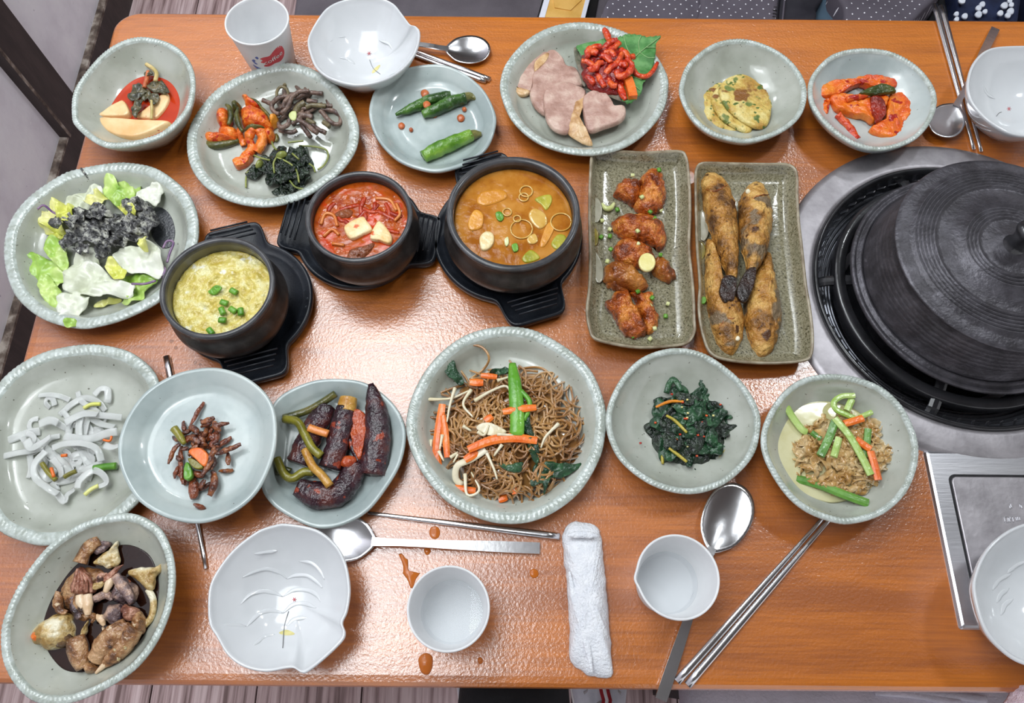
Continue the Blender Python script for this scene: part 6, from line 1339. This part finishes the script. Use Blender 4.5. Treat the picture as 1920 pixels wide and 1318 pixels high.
# phone case on the bench
M_white = pm('white_plastic', [(226, 228, 240), (236, 238, 248)], 20, 0.35)
M_yel = pm('yellow_leather', [(224, 172, 84), (236, 188, 104)], 40, 0.5, 0.25, 500)
M_dark = pm('black_case', [(16, 15, 16), (26, 24, 25)], 20, 0.4)
ph = empty('phone_case', (P(1062, 0, -27).x, P(1062, 0, -27).y, -27.2)); tag(ph, 'yellow leather phone case with white sides lying on the bench', 'phone case')
def quad_slab(name, pts, z0, th, mat, parent, n=4, smooth=False):
    Q = [P(p[0], p[1], z0 + th) for p in pts]
    V = [(q.x, q.y, z0) for q in Q] + [(q.x, q.y, z0 + th) for q in Q]; k = len(Q)
    Fc = [tuple(range(k - 1, -1, -1)), tuple(range(k, 2 * k))] + [(i, (i + 1) % k, (i + 1) % k + k, i + k) for i in range(k)]
    return mk(name, V, Fc, mat, parent, smooth)
quad_slab('case_back', [(1004,44),(1113,44),(1142,-110),(1048,-110)], -27.1, 0.5, M_dark, ph)
quad_slab('side_strip', [(1007,44),(1018,44),(1062,-110),(1052,-110)], -26.6, 0.7, M_white, ph)
quad_slab('side_strip', [(1086,44),(1094,44),(1134,-110),(1126,-110)], -26.6, 0.7, M_white, ph)
lt_ = quad_slab('leather_front', [(1016,44),(1087,44),(1128,-110),(1060,-110)], -26.6, 0.6, M_yel, ph)
quad_slab('leather_flap', [(1036,-8),(1040,14),(1070,19),(1090,0),(1120,-100),(1064,-100)], -26.0, 0.18, M_yel, lt_)

def figure(name, label, joints, edges, mat):
    """continuous body grown over a joint skeleton"""
    me = bpy.data.meshes.new(name)
    o0 = Vector(joints[0][0]); w0 = Vector((o0.x / 100, o0.y / 100, TZ + o0.z / 100))
    me.from_pydata([((Vector(j[0]) - o0) / 100) for j in joints], edges, [])
    me.materials.append(mat)
    o = bpy.data.objects.new(name, me); COL.objects.link(o); o.location = w0; WO[o.name] = w0
    md = o.modifiers.new('skin', 'SKIN'); md.use_smooth_shade = True
    for i, j in enumerate(joints):
        sv = me.skin_vertices[0].data[i]; sv.radius = (j[1] / 100, j[1] / 100); sv.use_root = (i == 0)
    ss = o.modifiers.new('subsurf', 'SUBSURF'); ss.levels = 2; ss.render_levels = 2
    return tag(o, label, 'person')
M_jean = pm('blue_denim', [(58, 78, 96), (84, 104, 120)], 120, 0.85, 0.4, 500)
M_dots = cloth_dots('dotted_grey_cloth', (86, 80, 90), (236, 234, 240), 0.0165, 0.062)
M_lining = pm('dark_lining', [(34, 32, 40), (48, 46, 54)], 20, 0.7)
M_navy = pm('navy_cloth', [(16, 24, 52), (26, 38, 72)], 30, 0.75, 0.2, 200)
M_blkc = pm('black_cloth', [(14, 14, 18), (24, 24, 28)], 30, 0.8, 0.2, 300)
pc = P(1455, 20, -15)
def seated(name, label, cx, mat, ytors, sgn=1, spread=9):
    """legs reach under the table (towards -y for the far side)"""
    J = [((cx, ytors, -14.5), 12), ((cx, ytors + 3 * sgn, 0), 12), ((cx, ytors + 6 * sgn, 22), 13),
         ((cx - spread, ytors - 4 * sgn, -18.5), 8), ((cx - spread - 1, ytors - 34 * sgn, -20.0), 6.5), ((cx - spread - 1, ytors - 36 * sgn, -46), 5.2), ((cx - spread - 1, ytors - 34 * sgn, -66), 4.0),
         ((cx + spread, ytors - 4 * sgn, -18.5), 8), ((cx + spread + 1, ytors - 34 * sgn, -20.0), 6.5), ((cx + spread + 1, ytors - 36 * sgn, -46), 5.2), ((cx + spread + 1, ytors - 34 * sgn, -66), 4.0)]
    E_ = [(0, 1), (1, 2), (0, 3), (3, 4), (4, 5), (5, 6), (0, 7), (7, 8), (8, 9), (9, 10)]
    y1 = ytors + 6 * sgn
    J += [((cx, y1 + sgn, 29), 5.2), ((cx, y1 + 2 * sgn, 38), 7.6), ((cx, y1 + 2 * sgn, 45), 7.4)]
    E_ += [(2, 11), (11, 12), (12, 13)]
    for sx in (-1, 1):
        k = len(J)
        J += [((cx + sx * 15, y1, 21), 5.6), ((cx + sx * 19, y1 + 4, -2), 4.4), ((cx + sx * 20, y1 - 1, -22), 3.2)]
        E_ += [(2, k), (k, k + 1), (k + 1, k + 2)]
    return figure(name, label, J, E_, mat)
def clothed(name, legs, top, skin=(214, 170, 142)):
    # trousers, top and skin by height on the body
    M = bpy.data.materials.new(name); M.use_nodes = True
    N = M.node_tree.nodes; L = M.node_tree.links
    tc = N.new('ShaderNodeTexCoord'); sp = N.new('ShaderNodeSeparateXYZ'); L.new(tc.outputs['Object'], sp.inputs[0])
    mr = N.new('ShaderNodeMapRange'); mr.inputs['From Min'].default_value = -0.6; mr.inputs['From Max'].default_value = 0.8; L.new(sp.outputs['Z'], mr.inputs['Value'])
    cr = N.new('ShaderNodeValToRGB'); cr.color_ramp.interpolation = 'CONSTANT'; e = cr.color_ramp.elements; e.new(0.75)
    for i, (z, c) in enumerate(((-0.6, legs), (0.03, top), (0.415, skin))): e[i].position = (z + 0.6) / 1.4; e[i].color = lin(c)
    L.new(mr.outputs[0], cr.inputs[0]); L.new(cr.outputs[0], N['Principled BSDF'].inputs['Base Color']); N['Principled BSDF'].inputs['Roughness'].default_value = 0.8
    return M
M_hair = pm('dark_hair', [(24, 20, 18), (40, 34, 30)], 40, 0.5, 0.5, 300, stretch=(1, 1, 0.2))
def head(o, cx, y, z):
    # hair cap, eyes, nose, mouth and ears on the head at (cx, y, z), facing the table
    V, Fc = lathe_geo([(0.1, 9.6), (4.0, 9.0), (7.0, 7.0), (8.6, 3.5), (8.8, 0.0), (8.3, -3.0), (7.2, -5.0)], (cx, y + 4.2, z + 1.5), 32); mk('hair', V, Fc, M_hair, o)
    for sx in (-1, 1):
        V, Fc = lathe_geo([(0.1, 0.5), (0.7, 0.3), (0.9, 0.0), (0.1, -0.5)], (cx + sx * 2.9, y - 7.6, z + 0.5), 16); mk('eye', V, Fc, M_hair, o)
        V, Fc = tube_geo([Vector((cx + sx * 7.9, y, z + 2)), Vector((cx + sx * 8.4, y, z)), Vector((cx + sx * 7.9, y, z - 2.4))], 1.0, 0.6, 8); mk('ear', V, Fc, M_skin, o)
    V, Fc = tube_geo([Vector((cx, y - 7.6, z + 1)), Vector((cx, y - 8.6, z - 1.4)), Vector((cx, y - 8.2, z - 2.2))], 0.9, 0.8, 8, [0.5, 1, 0.9]); mk('nose', V, Fc, M_skin, o)
    V, Fc = tube_geo([Vector((cx - 2, y - 7.3, z - 4.4)), Vector((cx, y - 7.7, z - 4.5)), Vector((cx + 2, y - 7.3, z - 4.4))], 0.4, 0.35, 8, [0.4, 1, 0.4]); mk('mouth', V, Fc, M_lip, o)
M_skin = pm('skin', [(206, 160, 132), (218, 174, 148)], 20, 0.55)
M_lip = pm('lips', [(176, 104, 94), (188, 116, 104)], 20, 0.5)
man = seated('person', 'person in a white-dotted grey jacket and jeans seated across the table', pc.x, clothed('jacket_and_jeans', (70, 92, 110), (86, 80, 90)), 103)
head(man, pc.x, 111, 41)
def cloth(name, pts, z0, th, mat, parent, rough=0.5):
    return blob(name, pts, z0, th, mat, 'slab', crumple=0.8, freq=0.16, rings=14, n=80, parent=parent, ref=th * 0.95)
cloth('jacket_panel', [(1128,60),(1122,30),(1140,-10),(1160,-60),(1240,-90),(1310,-60),(1322,0),(1318,60),(1220,80)], -22, 11.5, M_dots, man)
cloth('jacket_panel', [(1304,60),(1306,20),(1308,-50),(1360,-90),(1450,-80),(1462,-20),(1452,60),(1380,80)], -22, 12, M_dots, man)
cloth('jacket_panel', [(1590,60),(1572,25),(1552,-10),(1570,-60),(1650,-90),(1760,-80),(1775,-20),(1735,25),(1690,60)], -22, 12, M_dots, man)
cloth('jacket_lining', [(1446,60),(1455,-60),(1530,-80),(1552,-20),(1532,20),(1520,60)], -22, 11, M_lining, man)
M_zip = pm('zip_metal', [(60, 58, 60), (110, 106, 108)], 300, 0.4, metal=0.8)
zp = tube('zip_tape', [(1451, 50, -10.6), (1454, 15, -10.2), (1458, -30, -10.0)], 0.45, M_lining, 0.15, parent=man)
for k in range(12):
    p = P(1450.5 + k * 0.55, 44 - k * 6, -10.1)
    MB().add(*box_geo((p.x - 0.28, p.y - 0.09, p.z - 0.05), (p.x + 0.28, p.y + 0.09, p.z + 0.12))).build('zip_tooth', M_zip, zp, False)
for xo in (1444, 1466):
    tube('stitched_seam', [(xo, 50, -10.7), (xo + 4, 10, -10.1), (xo + 8, -40, -10.2)], 0.14, M_dots, 0.12, parent=man, n=6)
pb = P(1840, 15, -15)
fl_ = seated('person', 'person in navy trousers with white petal print at the far right', pb.x + 24, clothed('navy_outfit', (22, 32, 64), (20, 26, 50)), 105, spread=8)
head(fl_, pb.x + 24, 113, 41)
cloth('patterned_cloth', [(1775,60),(1790,20),(1785,-60),(1830,-90),(1900,-80),(1912,-10),(1905,60),(1840,80)], -22, 10, M_navy, fl_)
cloth('dark_cloth', [(1730,60),(1755,10),(1775,-30),(1800,-20),(1796,30),(1780,60)], -23, 8.5, M_blkc, fl_)
cp = (1480, 0, 4.364)
M_pet = pm('white_petal_print', [(206, 212, 224), (224, 228, 238)], 40, 0.8)
for i, (x, y) in enumerate(((1368,115),(1437,132),(1550,118),(1602,95),(1728,108),(1812,92),(1818,40),(1580,36),(1415,4),(1805,8),(1550,66),(1762,45),(1370,158),(1790,125))):
    r = 24 + (i % 3) * 5
    pts = [(x + r * math.cos(a_) * (1.0 if k % 2 else 0.75), y + r * 0.8 * math.sin(a_)) for k, a_ in enumerate([q * 1.047 for q in range(6)])]
    blob('printed_petal', cv(cp, pts), -11.6, 0.3, M_pet, 'slab', n=16, rings=4, parent=fl_)

# near side: photographer's leg and sneakers, grey seat
leg = figure('person', 'person in black trousers seated at the near side of the table', [((6, -42, -20), 14), ((8, -44, 0), 13), ((8, -46, 20), 13.5), ((0.5, -32, -20), 9), ((0.6, 6, -18.5), 6.0), ((8, 6, -44), 5.0), ((14.5, 3, -64), 3.6), ((1.5, -34, -25), 7), ((0.5, 1, -31), 5.2), ((-3, 2, -48), 4.4), ((-5.5, 1, -62), 3.6)], [(0, 1), (1, 2), (0, 3), (3, 4), (4, 5), (5, 6), (0, 7), (7, 8), (8, 9), (9, 10)], M_blkc)
M_shoe = pm('white_shoe_leather', [(206, 208, 218), (224, 226, 234)], 30, 0.5, 0.1, 200)
M_shoeg = pm('grey_shoe_suede', [(168, 164, 166), (186, 182, 184)], 60, 0.8, 0.3, 300)
M_sred = pm('red_stripe', [(150, 24, 34), (176, 36, 46)], 60, 0.7)
M_swht = pm('white_stripe', [(238, 236, 236), (246, 244, 244)], 60, 0.7)
def sneaker(label, c):
    e = empty('sneaker', (c[0], c[1], FZ)); tag(e, label, 'shoe')
    def foot(s, z, y0=0.0):
        out = []
        for k in range(40):
            a_ = 2 * math.pi * k / 40; u = math.sin(a_); v = math.cos(a_)
            w_ = 5.0 - 0.9 * (u < 0) * (-u) ; w_ += 0.3 * u
            out.append((c[0] + v * w_ * s, c[1] + 2 + y0 + u * 13.5 * s, FZ + z))
        return out
    V, Fc = rings_mesh([foot(0.97, 0), foot(1.0, 0.5), foot(1.0, 2.4), foot(0.97, 2.7)]); mk('sole', V, Fc, M_swht, e)
    V, Fc = rings_mesh([foot(0.97, 2.5), foot(0.96, 4.0), foot(0.90, 5.6, -0.5), foot(0.74, 7.0, -1.6), foot(0.50, 8.2, -3.2), foot(0.42, 9.0, -4.0)]); mk('upper', V, Fc, M_shoe, e)
    V, Fc = rings_mesh([[(x * 0.62 + c[0] * 0.38, y * 0.62 + (c[1] - 1) * 0.38, z + 0.55) for x, y, z in foot(0.82, 6.2, -1.0)], [(x * 0.5 + c[0] * 0.5, y * 0.5 + (c[1] - 1) * 0.5, z + 0.9) for x, y, z in foot(0.82, 7.4, -1.4)]]); tg = mk('tongue', V, Fc, M_shoeg, e)
    for k, (xo, mt) in enumerate(((-0.55, M_sred), (0.0, M_swht), (0.55, M_sred))):
        pa = [Vector((c[0] + 0.3 + xo + 0.25 * math.sin(q * 1.6), c[1] - 7 + q * 1.1, FZ + 9.3 - 0.02 * q)) for q in range(10)]
        V, Fc = tube_geo(pa, 0.32, 0.12, 6); mk('stripe', V, Fc, mt, tg)
    for k in range(5):
        y = c[1] - 4.5 + k * 2.3
        for sg in (-1, 1):
            pa = [Vector((c[0] + 0.3, y + 0.6, FZ + 9.0 - 0.1 * k)), Vector((c[0] + sg * 1.6, y, FZ + 8.8 - 0.1 * k)), Vector((c[0] + sg * 2.9, y - 0.7, FZ + 7.6))]
            V, Fc = tube_geo(catmull(pa, 8, False), 0.42, 0.2, 8); mk('lace', V, Fc, M_shoeg, e)
sr = P(1130, 1306, -64); sneaker('white sneaker with a red and white striped tongue on the floor', (sr.x, sr.y + 1.0))
sl = P(906, 1300, -64); sneaker('white sneaker half hidden behind the black trouser leg', (sl.x, sl.y + 1.0))
chair = empty('chair', (48, -24, FZ)); tag(chair, 'light grey upholstered seat at the near right of the table', 'chair')
cx0 = P(1292, 1306, -27).x
cushion('seat_cushion', cx0, -48, 96, 4, -34, -27.3, M_seatl, chair)
for x in (cx0 + 5, 90):
    for y in (-42, -2):
        MB().add(*box_geo((x - 1.6, y - 1.6, FZ), (x + 1.6, y + 1.6, -34))).build('leg', M_post, chair, False)
for f in ([(1640, 1296), (1720, 1303), (1800, 1318)], [(1700, 1296), (1790, 1304), (1850, 1312)]):
    tube('seat_crease', [q + (-26.7,) for q in f], 0.5, M_seatl, 0.25, parent=chair)
M_pink = pm('pale_pink_fluff', [(214, 190, 200), (232, 214, 222)], 200, 0.95, 1.0, 600)
pk = blob('fluffy_cloth', [(1896,1316),(1904,1304),(1912,1292),(1924,1282),(1940,1286),(1946,1310),(1925,1330)], -1.0, 2.6, M_pink, 'dome', rough=0.5, n=80); tag(pk, 'pale pink fluffy cloth hanging at the near right table edge', 'cloth')
